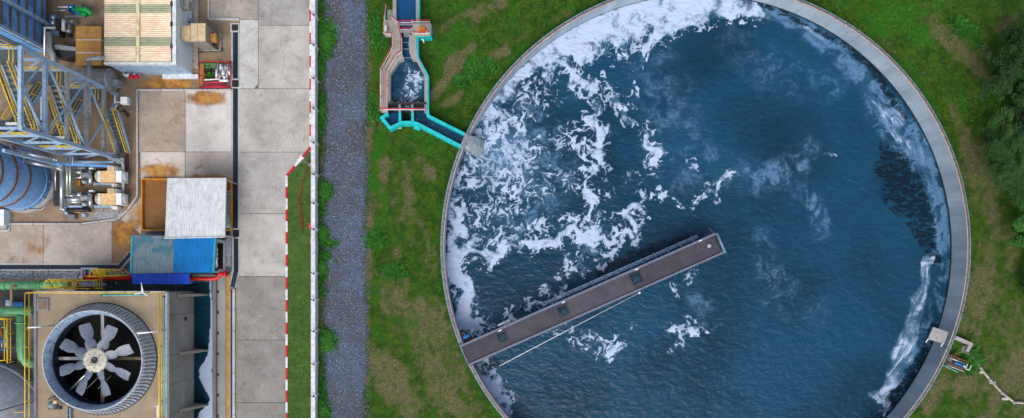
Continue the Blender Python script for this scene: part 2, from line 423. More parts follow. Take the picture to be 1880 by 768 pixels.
# colours of real surfaces
concrete('road_concrete', (.72, .71, .70), (.38, .36, .35), .95)
concrete('yard_concrete', (.73, .70, .67), (.52, .41, .30), .75, rust=.12)
concrete('wall_concrete', (.62, .62, .62), (.45, .43, .41), .5, grain=False)
concrete('kerb_concrete', (.74, .74, .74), (.45, .43, .41), .4, grain=False)
concrete('deck_concrete', (.60, .545, .47), (.50, .44, .37), .5, rust=0.0, bump=.2, grain=False)
concrete('panel_concrete', (.58, .57, .55), (.44, .42, .40), .45, grain=False)
concrete('bridge_concrete', (.28, .28, .32), (.16, .16, .19), .85, rust=0.0, sc=2.2, grain=False)
concrete('earth_floor', (.58, .50, .41), (.50, .34, .19), .8, rust=.22, bump=.5, sc=1.6, grain=False)
plain('rail_red', (.72, .13, .16), .5); plain('rail_white', (.86, .86, .88), .5)
plain('rail_yellow', (.98, .80, .05), .5, dirt=(.75, .52, .08), damt=.3); plain('kerb_red', (.80, .08, .16), .6, dirt=(.45, .12, .12), damt=.4)
plain('kerb_white', (.90, .90, .90), .6, dirt=(.6, .58, .55), damt=.4)
plain('white_paint', (.86, .88, .90), .5, dirt=(.66, .62, .55), damt=.4)
plain('wall_blue_white', (.90, .95, .99), .5, dirt=(.76, .82, .88), damt=.3, var=.04, bump=.02)
plain('cyan_paint', (.06, .76, .78), .55, dirt=(.05, .60, .62), damt=.5)
plain('steel_blue', (.62, .74, .86), .5, dirt=(.42, .40, .38), damt=.35)
plain('vessel_blue', (.44, .62, .82), .5, dirt=(.38, .46, .58), damt=.5, dscale=.6)
plain('hopper_blue', (.44, .67, .92), .5, dirt=(.22, .38, .58), damt=.6, dscale=.8)
plain('galvanised', (.66, .68, .69), .45, .35, dirt=(.42, .38, .34), damt=.4)
plain('silver', (.76, .78, .80), .28, .75, var=.1)
plain('dark_steel', (.20, .21, .23), .55, .2, dirt=(.30, .22, .16), damt=.5)
plain('grating', (.33, .37, .40), .6, .3)
plain('drain_steel', (.15, .22, .29), .45, .3, dirt=(.12, .15, .18))
plain('tan_paint', (.80, .72, .58), .55, dirt=(.74, .56, .32), damt=.45)
plain('tan_side', (.56, .54, .52), .5, dirt=(.5, .42, .34))
plain('ochre', (.72, .53, .27), .6, dirt=(.62, .42, .2), damt=.6)
plain('rust', (.48, .29, .14), .8, dirt=(.3, .18, .1)); plain('brown_basin', (.53, .36, .16), .6, dirt=(.47, .29, .12), damt=.6, dscale=.5)
plain('rust_rim', (.83, .55, .13), .7, dirt=(.6, .4, .12))
plain('green_pipe', (.36, .62, .43), .45, dirt=(.24, .48, .3), damt=.6); plain('green_bright', (.10, .62, .30), .45)
plain('red_pipe', (.86, .06, .05), .4, dirt=(.6, .06, .05)); plain('awning_blue', (.04, .34, .90), .45, stretch=(3, .4, 1))
plain('roof_cream', (.96, .88, .79), .6, dirt=(.91, .76, .63), damt=.5, stretch=(.5, 4, 1))
plain('roof_green', (.68, .70, .60), .6, dirt=(.52, .54, .45), stretch=(.5, 4, 1)); plain('ridge_cream', (.90, .86, .70), .5, dirt=(.7, .6, .4))
plain('sheet_white', (.86, .87, .88), .5, dirt=(.66, .68, .72), damt=.45, stretch=(4, .4, 1))
plain('sheet_silver', (.56, .63, .66), .35, .4, dirt=(.25, .52, .62), damt=.7, dscale=.9, stretch=(5, .4, 1))
plain('sheet_blue', (.06, .50, .78), .45, dirt=(.12, .42, .62), damt=.5, stretch=(5, .4, 1)); plain('teal_edge', (.10, .60, .66), .5)
plain('blade_white', (.44, .48, .55), .4, dirt=(.5, .52, .56)); plain('hub_cream', (.76, .74, .68), .5, dirt=(.6, .5, .4))
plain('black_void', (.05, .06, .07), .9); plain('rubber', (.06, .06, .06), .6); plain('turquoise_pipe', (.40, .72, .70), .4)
plain('machine_blue', (.12, .42, .72), .5); plain('orange_steel', (.80, .42, .06), .5, dirt=(.9, .62, .2), dscale=6)
plain('brown_beam', (.50, .42, .35), .7, dirt=(.35, .25, .18)); plain('stack_fibre', (.68, .71, .76), .5, dirt=(.58, .50, .46), damt=.45, dscale=3)
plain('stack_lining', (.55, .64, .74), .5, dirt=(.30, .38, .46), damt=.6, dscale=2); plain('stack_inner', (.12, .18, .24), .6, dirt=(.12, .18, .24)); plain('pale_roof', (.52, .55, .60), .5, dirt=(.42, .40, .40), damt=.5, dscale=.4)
plain('hose_red', (.55, .22, .12), .6); plain('bark', (.22, .17, .12), .9); plain('sign_red', (.86, .14, .30), .5)
plain('lamp_white', (.95, .95, .95), .4, var=.03); plain('beam_grey', (.42, .45, .53), .55, dirt=(.38, .38, .42), damt=.5)
plain('ledge_concrete', (.52, .53, .58), .7, dirt=(.42, .36, .42), damt=.5, dscale=3); plain('cream_strip', (.70, .66, .62), .7, dirt=(.50, .44, .41), damt=.6, dscale=3)
plain('red_line', (.38, .25, .25), .6)
plain('motor_tan', (.90, .76, .54), .5, dirt=(.85, .62, .34), damt=.6)
# ---------------------------------------------------------------- the ground
TX, TY, _ = W(1295.7, 453.1, .8); ZT = .8; ZW = -1.62
R_IN, R_OUT = 23.73, 24.04
DIRT = [[(1800,560,80,.62),(1850,700,90,.66)], [(1790,300,50,.50),(1830,480,60,.60)], [(735,560,60,.48),(800,680,80,.58),(880,760,50,.50)], [(720,330,45,.36),(760,470,50,.36)], [(1830,120,50,.34),(1850,30,40,.34)], [(865,25,16,.7),(925,5,12,.8)], [(800,175,12,.8),(836,118,16,.9),(868,86,9,.6)], [(818,192,9,.8),(846,170,8,.9)],
        [(800,60,14,.6),(850,30,10,.7)], [(905,100,10,.8),(930,92,9,.8)], [(955,75,10,.5),(975,60,10,.6)], [(720,150,10,.3),(690,240,8,.5)],
        [(700,300,14,.7),(704,330,16,.6)], [(742,300,8,.6),(752,380,7,.7),(800,470,7,.7)], [(775,300,10,.7),(790,325,16,.9),(798,315,9,.8)],
        [(750,340,16,.6),(762,400,14,.5)], [(716,360,12,.5),(730,470,12,.5)], [(770,560,18,.8),(792,575,14,.8)], [(690,500,10,.5),(760,520,16,.5)],
        [(680,640,22,.7),(720,690,40,.95),(760,740,40,.8)], [(780,640,20,.6),(850,720,22,.6),(830,750,20,.7)], [(815,560,12,.6),(845,650,10,.4)],
        [(1560,55,12,.4),(1640,90,16,.5)], [(1700,30,14,.4),(1760,90,20,.6),(1800,130,18,.6)], [(1835,55,12,.8),(1878,20,14,.8)],
        [(1775,240,12,.7),(1792,330,16,.8),(1800,420,14,.7),(1806,520,16,.7)], [(1790,540,20,.6),(1840,600,30,.7),(1870,680,20,.6)],
        [(1700,735,26,.8),(1740,690,18,.8),(1770,700,30,.7)], [(1750,200,14,.5),(1770,260,12,.5)], [(1020,30,10,.6),(1045,22,8,.6)],
        [(600,300,8,.4),(600,600,8,.4)], [(672,60,10,.7),(676,180,10,.6),(672,330,12,.7),(674,480,12,.7),(668,600,14,.7),(672,700,14,.7)],
        [(592,120,7,.6),(592,330,7,.6)], [(588,560,6,.6),(590,740,6,.4)]]
LUSH = [[(1060,12,18,.4),(940,110,20,.4),(880,200,16,.4)], [(700,60,40,.7),(700,200,26,.7),(690,440,22,.9)], [(800,20,50,.5),(870,150,40,.6)],
        [(1740,60,50,.6),(1560,20,60,.6)], [(1640,110,30,.7),(1700,220,30,.5)], [(700,540,34,.8),(800,620,20,.6)], [(780,260,40,.5),(830,240,30,.4)]]
def grid_mesh(xs, ys, zf, hole=None):
    X, Y = np.meshgrid(xs, ys); X = X.ravel(); Y = Y.ravel(); nx = len(xs); ny = len(ys)
    i, j = np.meshgrid(np.arange(nx - 1), np.arange(ny - 1)); a = (j * nx + i).ravel()
    q = np.stack([a, a + 1, a + 1 + nx, a + nx], 1)
    if hole:
        cx, cy, R, mode = hole; r = np.hypot(X - cx, Y - cy)
        if mode == 'out':
            keep = (r[q] > R).any(1); m = r < R; k = R / np.maximum(r, 1e-6)
        else:
            keep = (r[q] < R).any(1); m = r > R; k = R / np.maximum(r, 1e-6)
        near = np.zeros(len(r), bool); near[q[keep].ravel()] = True
        m &= near; X[m] = cx + (X[m] - cx) * k[m]; Y[m] = cy + (Y[m] - cy) * k[m]
        q = q[keep]; used = np.unique(q); remap = np.full(len(X), -1); remap[used] = np.arange(len(used)); q = remap[q]; X = X[used]; Y = Y[used]
    Z = zf(X, Y) if callable(zf) else np.full_like(X, zf)
    return X, Y, Z, q
def np_mesh(name, V, F, mat, attrs=None, smooth=True):
    me = bpy.data.meshes.new(name); n = F.shape[1]
    me.vertices.add(len(V)); me.vertices.foreach_set('co', np.ascontiguousarray(V, dtype=np.float32).ravel())
    me.loops.add(F.size); me.loops.foreach_set('vertex_index', np.ascontiguousarray(F, dtype=np.int32).ravel())
    me.polygons.add(len(F)); me.polygons.foreach_set('loop_start', np.arange(0, F.size, n, dtype=np.int32))
    me.polygons.foreach_set('use_smooth', np.full(len(F), smooth)); me.update(calc_edges=True); me.materials.append(mat)
    for k, v in (attrs or {}).items():
        at = me.attributes.new(k, 'FLOAT', 'POINT'); at.data.foreach_set('value', np.ascontiguousarray(v, dtype=np.float32))
    return me
def np_obj(name, me, kind=None, parent=None):
    o = bpy.data.objects.new(name, me); C.objects.link(o)
    if kind: o['kind'] = kind
    if parent is not None: o.parent = parent; o.location = -world_loc(parent)
    return o
def toref(X, Y, z=0.0):
    k = CAMH / (CAMH - z) * 20; return X * k + NX, -Y * k + NY
def cover(X, Y):
    px, py = toref(X, Y)
    wx = px + 16 * (fbm(px / 22, py / 22, 201, 3) - .5); wy = py + 16 * (fbm(px / 22, py / 22, 211, 3) - .5)
    D = np.zeros_like(px); G = np.zeros_like(px)
    for s in DIRT: D = np.maximum(D, stroke(wx, wy, s))
    for s in LUSH: G = np.maximum(G, stroke(wx, wy, s))
    # streaks run parallel to the tank wall (mowing lines)
    r = np.hypot(X - TX, Y - TY); a = np.arctan2(Y - TY, X - TX)
    st = fbm(r / 1.1, a * 24 / 5.0, 221, 4); n = fbm(px / 30, py / 30, 231, 5)
    D = sstep(.22, .95, D * .72 + .85 * (st - .5) + .7 * (fbm(px / 9, py / 9, 241, 4) - .5) + .24)
    G = np.clip(G * .7 + 1.4 * (n - .42) - D * .8, 0, 1)
    return D, G

gx = np.concatenate([[-500, -200, -90, -50], np.arange(-17.5, 56, .22), [70, 110, 220, 500]])
gy = np.concatenate([[-500, -200, -90, -40], np.arange(-21, 32, .22), [45, 90, 200, 500]])
X, Y, Z, Q = grid_mesh(gx, gy, 0.0, (TX, TY, 23.86, 'out'))
D, G = cover(X, Y)
Z = .05 * fbm(X * 1.3, Y * 1.3, 251, 4) - .05
n = N('grass')
dirt = n.attr('dirt').outputs['Fac']; lush = n.attr('lush').outputs['Fac']
a = n.noise(1.1, 8, .72, None, .3); b = n.noise(7, 6, .75, None, 0, 4.2); c = n.noise(34, 3, .7, None, 0, 2.2)
m_ = n.noise(2.7, 7, .75, None, .4, 31); g = n.mix(n.ramp(a, .38, .62), lin((.20, .37, .10)), lin((.35, .48, .13))); g = n.mix(n.ramp(m_, .48, .66, 0, .55), g, lin((.12, .26, .07))); g = n.mix(n.ramp(m_, .46, .34, 0, .5), g, lin((.30, .46, .13)))
g = n.mix(n.ramp(lush, .1, .8), g, lin((.24, .52, .12)))
g = n.mix(n.ramp(b, .46, .66, 0, .8), g, lin((.10, .22, .06)))
g = n.mix(n.ramp(c, .50, .80, 0, .6), g, lin((.40, .48, .24)))
dd = n.mix(n.ramp(b, .35, .65), lin((.40, .37, .25)), lin((.64, .57, .47)))
dm = n.ramp(n.math('ADD', dirt, n.math('ADD', n.math('MULTIPLY', n.math('SUBTRACT', b, .5), 1.9), n.math('MULTIPLY', n.math('SUBTRACT', c, .5), .9))), .25, 1.25, 0, .85)
col = n.mix(dm, g, dd)
n.bump(n.math('ADD', n.math('MULTIPLY', b, 1.0), n.math('MULTIPLY', c, .6)), 1.0, .22); M['grass'] = n.fin(col, 1.0); n.b.inputs['Specular IOR Level'].default_value = .15
np_obj('ground', np_mesh('ground', np.c_[X, Y, Z], Q, M['grass'], {'dirt': D, 'lush': G}), 'structure')

# gravel track with uneven verges
n = N('gravel')
v = n.n('ShaderNodeTexVoronoi'); n.l(n.pos, v.inputs['Vector']); v.inputs['Scale'].default_value = 7.5
a = n.noise(.42, 6, .62, None, .5, 3); b = n.noise(2.2, 6, .7, None, 0, 8); sp = n.noise(30, 2, .6)
col = n.mix(n.ramp(a, .42, .60), lin((.31, .33, .37)), lin((.34, .41, .51)))
col = n.mix(n.ramp(v.outputs['Color'], .2, 1.0, 0, .55), col, lin((.17, .18, .22)))
col = n.mix(n.ramp(b, .54, .72, 0, .75), col, lin((.33, .32, .28)))
col = n.mix(n.ramp(sp, .66, .78, 0, .8), col, lin((.66, .68, .70)))
n.bump(v.outputs['Distance'], 1.0, .09); M['gravel'] = n.fin(col, .9)
M['gravel_track'] = gt = M['gravel'].copy(); q_ = N('tmp'); q_.m = gt; q_.t = gt.node_tree; q_.b = [x for x in gt.node_tree.nodes if x.type == 'BSDF_PRINCIPLED'][0]; q_.pos = q_.n('ShaderNodeNewGeometry').outputs['Position']
q_.l(q_.ramp(q_.math('ADD', q_.attr('edge').outputs['Fac'], q_.math('MULTIPLY', q_.math('SUBTRACT', q_.noise(3.2, 8, .75, None, .5), .5), 2.0)), .35, .75), q_.b.inputs['Alpha'])
yy = np.arange(-24, 33, .25)
def edge(base, seed): return np.array([W(base, 0)[0] + .9 * (float(fbm(np.array([y / 1.6]), np.array([3.]), seed, 5)[0]) - .5) for y in yy])
le, re_ = edge(584, 5), edge(684, 9); V = []; F = []; TS = [0, .06, .12, .2, .3, .5, .7, .8, .88, .94, 1]; nT = len(TS)
for k, y in enumerate(yy):
    V += [(le[k] + (re_[k] - le[k]) * t, y, .008) for t in TS]
    if k: F += [(nT*(k-1)+j, nT*(k-1)+j+1, nT*k+j+1, nT*k+j) for j in range(nT - 1)]
np_obj('gravel_track', np_mesh('gravel_track', np.array(V), np.array(F), M['gravel_track'], {'edge': np.tile([min(1, 4.5 * min(t, 1 - t)) for t in TS], len(yy))}), 'structure')
rg = np.random.default_rng(3); OCT = np.array([(1,0,0),(-1,0,0),(0,1,0),(0,-1,0),(0,0,1)]); OF = np.array([(0,2,4),(2,1,4),(1,3,4),(3,0,4)])
def scatter_stones(name, x, y, z, smin, smax, mat, parent=None):
    m = len(x); s = rg.uniform(smin, smax, (m, 1, 1)) * rg.uniform(.6, 1.3, (m, 5, 1)); a = rg.uniform(0, 6.28, m)
    o = np.repeat(OCT[None].astype(float), m, 0); ca, sa = np.cos(a)[:, None], np.sin(a)[:, None]
    o = np.stack([o[..., 0]*ca - o[..., 1]*sa, o[..., 0]*sa + o[..., 1]*ca, o[..., 2]*.7], 2) * s
    V = (o + np.stack([x, y, np.full(m, z) if np.isscalar(z) else z], 1)[:, None]).reshape(-1, 3); F = (OF[None] + np.arange(m)[:, None, None] * 5).reshape(-1, 3)
    return np_obj(name, np_mesh(name, V, F, M[mat], smooth=False), 'stuff', parent)
for nm, c in (('stone_dark', (.38, .41, .48)), ('stone_pale', (.70, .72, .76))): plain(nm, c, .8)
m = 15000; x = rg.normal(632.5, 23, m); y = rg.uniform(-40, 800, m); ok = (x > 588) & (x < 682); x, y = x[ok], y[ok]
xx, yy2 = (x - NX) / 20, -(y - NY) / 20; k = len(x) * 5 // 6
tag(scatter_stones('gravel_stones', xx[:k], yy2[:k], .01, .025, .07, 'stone_dark'), 'loose dark grey stones lying along the gravel track', 'gravel')
tag(scatter_stones('pale_pebbles', xx[k:], yy2[k:], .01, .02, .05, 'stone_pale'), 'scattered pale pebbles on the blue grey gravel track', 'gravel')

# weeds and longer grass: many small blades
def blades(name, px, py, hmin, hmax, mat, per=5, spread=.12, z=0.0, kind='stuff'):
    m = len(px); x = (px - NX) / 20; y = -(py - NY) / 20; x = np.repeat(x, per) + rg.normal(0, spread, m*per); y = np.repeat(y, per) + rg.normal(0, spread, m*per)
    a = rg.uniform(0, 6.28, m*per); h = rg.uniform(hmin, hmax, m*per); t = rg.uniform(.5, 1.5, m*per) * h; wd = .22 * h
    ca, sa = np.cos(a), np.sin(a); zz = np.full(m*per, z)
    V = np.stack([np.stack([x - sa*wd, y + ca*wd, zz], 1), np.stack([x + sa*wd, y - ca*wd, zz], 1), np.stack([x + ca*t, y + sa*t, zz + h], 1)], 1).reshape(-1, 3)
    F = np.arange(len(V)).reshape(-1, 3)
    return np_obj(name, np_mesh(name, V, F, M[mat], smooth=False), kind)
def leafmat(name, c1, c2, c3):
    n = N(name); a = n.noise(2.2, 5, .7); b = n.noise(19, 2, .6, None, 0, 5)
    col = n.mix(n.ramp(a, .38, .62), lin(c1), lin(c2)); col = n.mix(n.ramp(b, .4, .75, 0, .8), col, lin(c3)); M[name] = n.fin(col, .75)
leafmat('blade', (.15, .36, .07), (.30, .54, .12), (.40, .52, .18)); leafmat('weed', (.10, .35, .06), (.18, .48, .09), (.30, .54, .14))
m = 60000; px = rg.uniform(585, 1900, m); py = rg.uniform(-20, 790, m)
X0, Y0 = (px - NX)/20, -(py - NY)/20; D0, G0 = cover(X0, Y0); r0 = np.hypot(X0 - TX, Y0 - TY)
free = (r0 > 24.3) & ~((px > 596) & (px < 668)) & ~((px > 698) & (px < 796) & (py < 242)) & ~((px > 780) & (px < 870) & (abs(py - (215 + (px-785)*.60)) < 22))
p = np.clip(G0 * .8 + .05 - D0, .01, 1); ok = free & (rg.uniform(0, 1, m) < p)
tag(blades('meadow_grass', px[ok], py[ok], .05, .15, 'blade'), 'tufts of longer green grass all over the lawn round the tank', 'grass')
WEED = [(588,12,7,16),(600,72,14,30),(591,50,6,12),(589,120,6,20),(591,185,6,14),(590,225,6,30),(590,365,9,30),(600,350,10,12),(592,430,10,14),(606,447,14,4),(590,500,8,30),(596,470,10,8),(603,628,14,10),(598,618,8,14),(590,735,9,40),(596,760,10,12),
        (690,440,20,14),(700,60,22,30),(690,200,14,30),(880,130,18,12),(900,118,12,10),(1757,40,14,8),(1770,52,16,8),(850,150,14,12),(724,500,26,14)]
px = []; py = []
for cx, cy, sx, sy in WEED:
    k = int(15 * sx * sy / 60) + 25; px.append(rg.normal(cx, sx * .5, k)); py.append(rg.normal(cy, sy * .5, k))
px = np.concatenate(px); py = np.concatenate(py); ok = px > 586.5
tag(blades('weed_patches', px[ok], py[ok], .12, .34, 'weed', 7, .1), 'bright green leafy weeds along the gravel track and the white wall', 'weeds')

# narrow lawn between the striped kerb and the white wall
n = N('verge'); a = n.noise(.8, 7, .7, None, .4); b = n.noise(9, 5, .75); d = n.noise(2.4, 5, .7, None, 0, 9)
col = n.mix(n.ramp(a, .36, .64), lin((.30, .38, .20)), lin((.38, .47, .22))); col = n.mix(n.ramp(b, .42, .74, 0, .75), col, lin((.20, .30, .11)))
col = n.mix(n.ramp(d, .60, .76, 0, .7), col, lin((.45, .42, .33))); n.bump(b, .8, .1); M['verge'] = n.fin(col, .95)
pr([(529,326),(571,276),(574,276),(574,900),(529,900)], -.02, .10).obj('grass_verge', 'verge', kind='structure')
px = rg.uniform(530, 571, 5200); py = rg.uniform(300, 790, 5200); ok = (py - 326) > -(px - 530) * 1.15
tag(blades('verge_grass', px[ok], py[ok], .04, .10, 'blade', 4, .1, .10), 'short olive green grass between the striped kerb and the white wall', 'grass')

# ---------------------------------------------------------------- plant side: earth floor, road and yard slabs
pr([(-400,-400),(441,-400),(441,1100),(-400,1100)], -.3, .010).obj('plant_floor', 'earth_floor', kind='structure')
road = MB().box(*W2(439, 900), -.3, *W2(572.5, -80), .016); road = road.obj('road', 'wall_concrete', kind='structure', color=(.45, .43, .42))
def slab(pts, parent, mat, tint=(1, 1, 1), z=.06, name='concrete_slab', label=None):
    c = [sum(p[0] for p in pts)/len(pts), sum(p[1] for p in pts)/len(pts)]
    o = pr(pts, -.02, z).obj(name, mat, parent, color=tint, label=label); return o
RY = [(-60,-3,(.92,.90,.88)), (-3,46.3,(.82,.82,.84)), (47.2,162.6,(1.02,1.01,.98)), (163.6,279,(1.0,.98,.95)), (280,392,(.97,.95,.94)),
      (393,507.5,(1.0,.99,.97)), (508.6,624,(.66,.64,.62)), (625,739,(.60,.58,.57)), (740.2,850,(.58,.57,.55))]  # lower rows: older concrete, plus the frame's bottom darkening put into the tint
for y0, y1, t in RY:
    if y1 <= 163:
        slab([(474.6,y0),(569.6,y0),(569.6,y1),(474.6,y1)], road, 'road_concrete', t)
    elif y1 < 280: slab([(440.4,y0),(569.6,y0),(569.6,y1),(440.4,y1)], road, 'road_concrete', t)
    elif y0 < 300: slab([(440.4,y0),(565,y0),(526,324),(525.6,y1),(440.4,y1)], road, 'road_concrete', t)
    else: slab([(434 if y0 > 508 else 440.4,y0),(525.6,y0),(525.6,y1),(434 if y0 > 508 else 440.4,y1)], road, 'road_concrete', t)
slab([(386,-60),(473.6,-60),(473.6,36),(386,36)], road, 'road_concrete', (.84,.78,.70))
slab([(440.4,37),(473.6,37),(473.6,154),(466,162.6),(440.4,162.6)], road, 'road_concrete', (1.2,1.22,1.26), label='paler newer slab with a rounded corner')
yard = pr([(253,166),(426,166),(426,440),(262,440),(222,404),(256,362)], -.3, .016).obj('yard', 'wall_concrete', kind='structure', color=(.45,.43,.42))
for pts, t, mt in (([(255.5,167.5),(339.6,167.5),(339.6,278.6),(255.5,278.6)], (.84,.77,.69), 'yard_concrete'), ([(340.6,167.5),(424,167.5),(424,278.6),(340.6,278.6)], (1.22,1.27,1.34), 'yard_concrete'),
               ([(257.6,279.6),(339.6,279.6),(339.6,330),(258.6,330)], (1.18,1.18,1.18), 'yard_concrete'), ([(340.6,279.6),(424,279.6),(424,330),(340.6,330)], (.96,.93,.92), 'yard_concrete'),
               ([(259,362),(259,430),(222,404)], (1.1,1.08,1.08), 'yard_concrete')):
    slab(pts, yard, mt, t)
lyard = pr([(-60,413),(16,413),(150,413),(206,407),(222,404),(252,432),(241,456),(218,483),(-60,483)], -.3, .012).obj('loading_apron', 'wall_concrete', kind='structure', color=(.5,.48,.46))
slab([(-60,413.5),(79,413.5),(79,483),(-60,483)], lyard, 'yard_concrete', (.84,.79,.74)); slab([(80,413.5),(150,413.5),(205,407),(205,483),(80,483)], lyard, 'yard_concrete', (.95,.92,.90)); slab([(206,407),(221,404.5),(251,432),(240,456),(218,483),(206,483)], lyard, 'earth_floor', (1.15,1.0,.86))
# orange stains: rust washed over the slabs, real shapes a few millimetres thick
n = N('rust_stain'); a = n.noise(.9, 7, .65, None, .2); n.b.inputs['Alpha'].default_value = 1
col = n.mix(n.ramp(a, .4, .62), lin((.80, .58, .27)), lin((.60, .38, .16))); n.fin(col, .8)
at = n.attr('amt').outputs['Fac']; al = n.ramp(n.math('ADD', at, n.math('MULTIPLY', n.math('SUBTRACT', n.noise(.8, 9, .68, None, .2, 4), .5), 2.8)), .05, 1.25, 0, .85); n.l(al, n.b.inputs['Alpha']); M['rust_stain'] = n.m
def stain(name, x0, y0, x1, y1, z=.066, amt=1.0, parent=None):
    a = W(x0, y1); b = W(x1, y0); xs = np.linspace(a[0], b[0], 26); ys = np.linspace(a[1], b[1], 16); X, Y, Z, Q = grid_mesh(xs, ys, z)
    u = (X - a[0]) / (b[0] - a[0]); v = (Y - a[1]) / (b[1] - a[1]); f = np.clip(1.9 - 2.1 * np.hypot((u - .5) * 1.9, (v - .5) * 1.9), 0, 1) * amt
    o = np_obj(name, np_mesh(name, np.c_[X, Y, Z], Q, M['rust_stain'], {'amt': f}), None, parent)
stain('rust_stain', 336, 158, 426, 203, amt=1.0, parent=yard); stain('rust_stain', 244, 294, 345, 338, amt=1.0, parent=yard); stain('rust_stain', 330, 316, 426, 340, amt=.75, parent=yard)
stain('rust_stain', 232, 350, 270, 440, amt=.7, parent=yard); stain('rust_stain', 308, 170, 345, 250, amt=.38, parent=yard); stain('rust_stain', 195, 395, 262, 470, .067, amt=.9, parent=lyard)
stain('rust_stain', 40, 400, 100, 480, .067, .42, lyard); stain('rust_stain', 232, 136, 376, 176, .03, .9)
bpy.data.objects['rust_stain.007']['kind'] = 'structure'

# kerbs: single stones
def kerb(name, path, seg, w_, z1, mats, z0=-.05, stone='kerb_stone', gap=.05, phase=0):
    pts = [Vector(W2(*p)) for p in path]; root = None; cum = 0; k = phase
    for a, b in zip(pts[:-1], pts[1:]):
        d = (b - a).length; m = max(1, round(d / seg)); u = (b - a).normalized()
        for q in range(m):
            p0 = a + u * (d * q / m + gap/2); p1 = a + u * (d * (q+1) / m - gap/2); mid = (p0 + p1) / 2
            if root is None:
                root = bpy.data.objects.new(name, None); C.objects.link(root); root.location = (pts[0].x, pts[0].y, 0); root['kind'] = 'structure'
            mb = MB(); l2 = (p1 - p0).length / 2; h = w_ / 2; c = .02
            mb.prism([(-l2, -h), (l2, -h), (l2, h), (-l2, h)], z0, z1 - c); mb.prism([(-l2, -h), (l2, -h), (l2, h), (-l2, h)], z1 - c, z1, [(-l2+c, -h+c), (l2-c, -h+c), (l2-c, h-c), (-l2+c, h-c)])
            o = bpy.data.objects.new(stone, mb.mesh(stone, M[mats[k % len(mats)]])); C.objects.link(o); o.parent = root
            o.location = (mid.x - pts[0].x, mid.y - pts[0].y, 0); o.rotation_euler = (0, 0, math.atan2(u.y, u.x)); k += 1
    return root
kk = MB()
kerb('striped_kerb', [(571,-22.5),(571,271),(527,323),(527,800)], 1.03, .20, .17, ('kerb_red', 'kerb_white'), gap=.03)
kerb('yard_kerb', [(426,166),(253,166),(253.5,360),(236,386),(216,403),(150,411.5),(19,411.5),(19,424),(-40,424)], 1.95, .16, .20, ('kerb_concrete',))
kerb('corner_kerb', [(384,-40),(384,36.5),(441,36.5)], 2.0, .15, .20, ('kerb_concrete',))
kerb('drain_kerb', [(-40,496.2),(222,496.2),(243,471)], 2.05, .13, .18, ('kerb_concrete',))
kerb('road_edge_kerb', [(430.5,530),(430.5,800)], 1.85, .22, .2, ('kerb_concrete',))
# drains with steel covers
def drain(name, path, width, seg, bars=4):
    pts = [Vector(W2(*p)) for p in path]; root = bpy.data.objects.new(name, None); C.objects.link(root); root.location = (pts[0].x, pts[0].y, 0); root['kind'] = 'structure'
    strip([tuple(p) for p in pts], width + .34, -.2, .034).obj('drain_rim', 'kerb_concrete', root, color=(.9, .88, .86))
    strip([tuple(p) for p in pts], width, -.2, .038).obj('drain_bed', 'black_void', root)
    for a, b in zip(pts[:-1], pts[1:]):
        d = (b - a).length; m = max(1, round(d / seg)); u = (b - a).normalized()
        for q in range(m):
            mb = MB(); l2 = d / m / 2 - .02
            for r in range(bars): yb = -width/2 + width * (r + .5) / bars; mb.box(-l2, yb - width/bars*.36, .04, l2, yb + width/bars*.36, .07)
            for xb in (-l2 + .02, 0, l2 - .02): mb.box(xb - .02, -width/2, .038, xb + .02, width/2, .066)
            o = bpy.data.objects.new('drain_cover', mb.mesh('drain_cover', M['drain_steel'])); C.objects.link(o); o.parent = root
            mid = a + u * d * (q + .5) / m; o.location = (mid.x - pts[0].x, mid.y - pts[0].y, 0); o.rotation_euler = (0, 0, math.atan2(u.y, u.x))
drain('roadside_drain', [(432.5,60),(432.5,420)], .46, 2.0); drain('lower_roadside_drain', [(433.5,438),(433.8,497),(427,527)], .42, 1.5, 5)
drain('apron_drain', [(-40,490.5),(219,490.5),(241,466)], .38, 2.0, 3); drain('narrow_drain', [(425,532),(425,800)], .16, 2.5, 2)
def pit(x0, y0, x1, y1, name='drain_pit'):
    c = W(x0, y0); root = bpy.data.objects.new(name, None); C.objects.link(root); root.location = c; root['kind'] = 'structure'
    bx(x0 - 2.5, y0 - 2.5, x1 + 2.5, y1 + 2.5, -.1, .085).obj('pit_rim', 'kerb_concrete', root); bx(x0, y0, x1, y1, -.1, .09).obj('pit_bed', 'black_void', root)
    mb = MB(); k = 7
    for q in range(k): yq = y0 + (y1 - y0) * (q + .5) / k; bx(x0, yq - .6, x1, yq + .6, .09, .12, mb)
    mb.obj('pit_grating', 'dark_steel', root)
pit(425.5, 45, 437, 56.5); pit(426, 147, 438, 160); pit(427, 422, 439, 435.5); pit(412, 424.5, 423.5, 433.5)
bx(268, 425.5, 305, 430.5, -.1, .03).obj('covered_drain', 'drain_steel', kind='structure')
# pebble bed between drain kerb and the cooling basin
pr([(-60,498),(224,498),(243,476),(243,503),(150,508),(-60,515)], -.1, .03).obj('pebble_bed', 'gravel', kind='structure', color=(1, 1, 1))
px = rg.uniform(-5, 243, 2600); py = rg.uniform(498.5, 512, 2600)
tag(scatter_stones('grey_pebbles', (px-NX)/20, -(py-NY)/20, .035, .03, .07, 'stone_pale'), 'grey pebbles in the strip above the green pipe', 'pebbles')
px = np.concatenate([rg.normal(196, 16, 1300), rg.uniform(413, 424, 700)]); py = np.concatenate([rg.normal(398, 8, 1300), rg.uniform(438, 490, 700)])
ok = ~((px < 300) & ((py > 404) | (px + (py-385)*1.0 > 236)))
tag(scatter_stones('loose_pebbles', (px[ok]-NX)/20, -(py[ok]-NY)/20, .02, .03, .06, 'stone_pale'), 'loose pale pebbles below the pumps and by the blue canopy', 'pebbles')
bx(412.5, 437, 425, 500, -.1, .02).obj('pebble_strip', 'gravel', kind='structure')
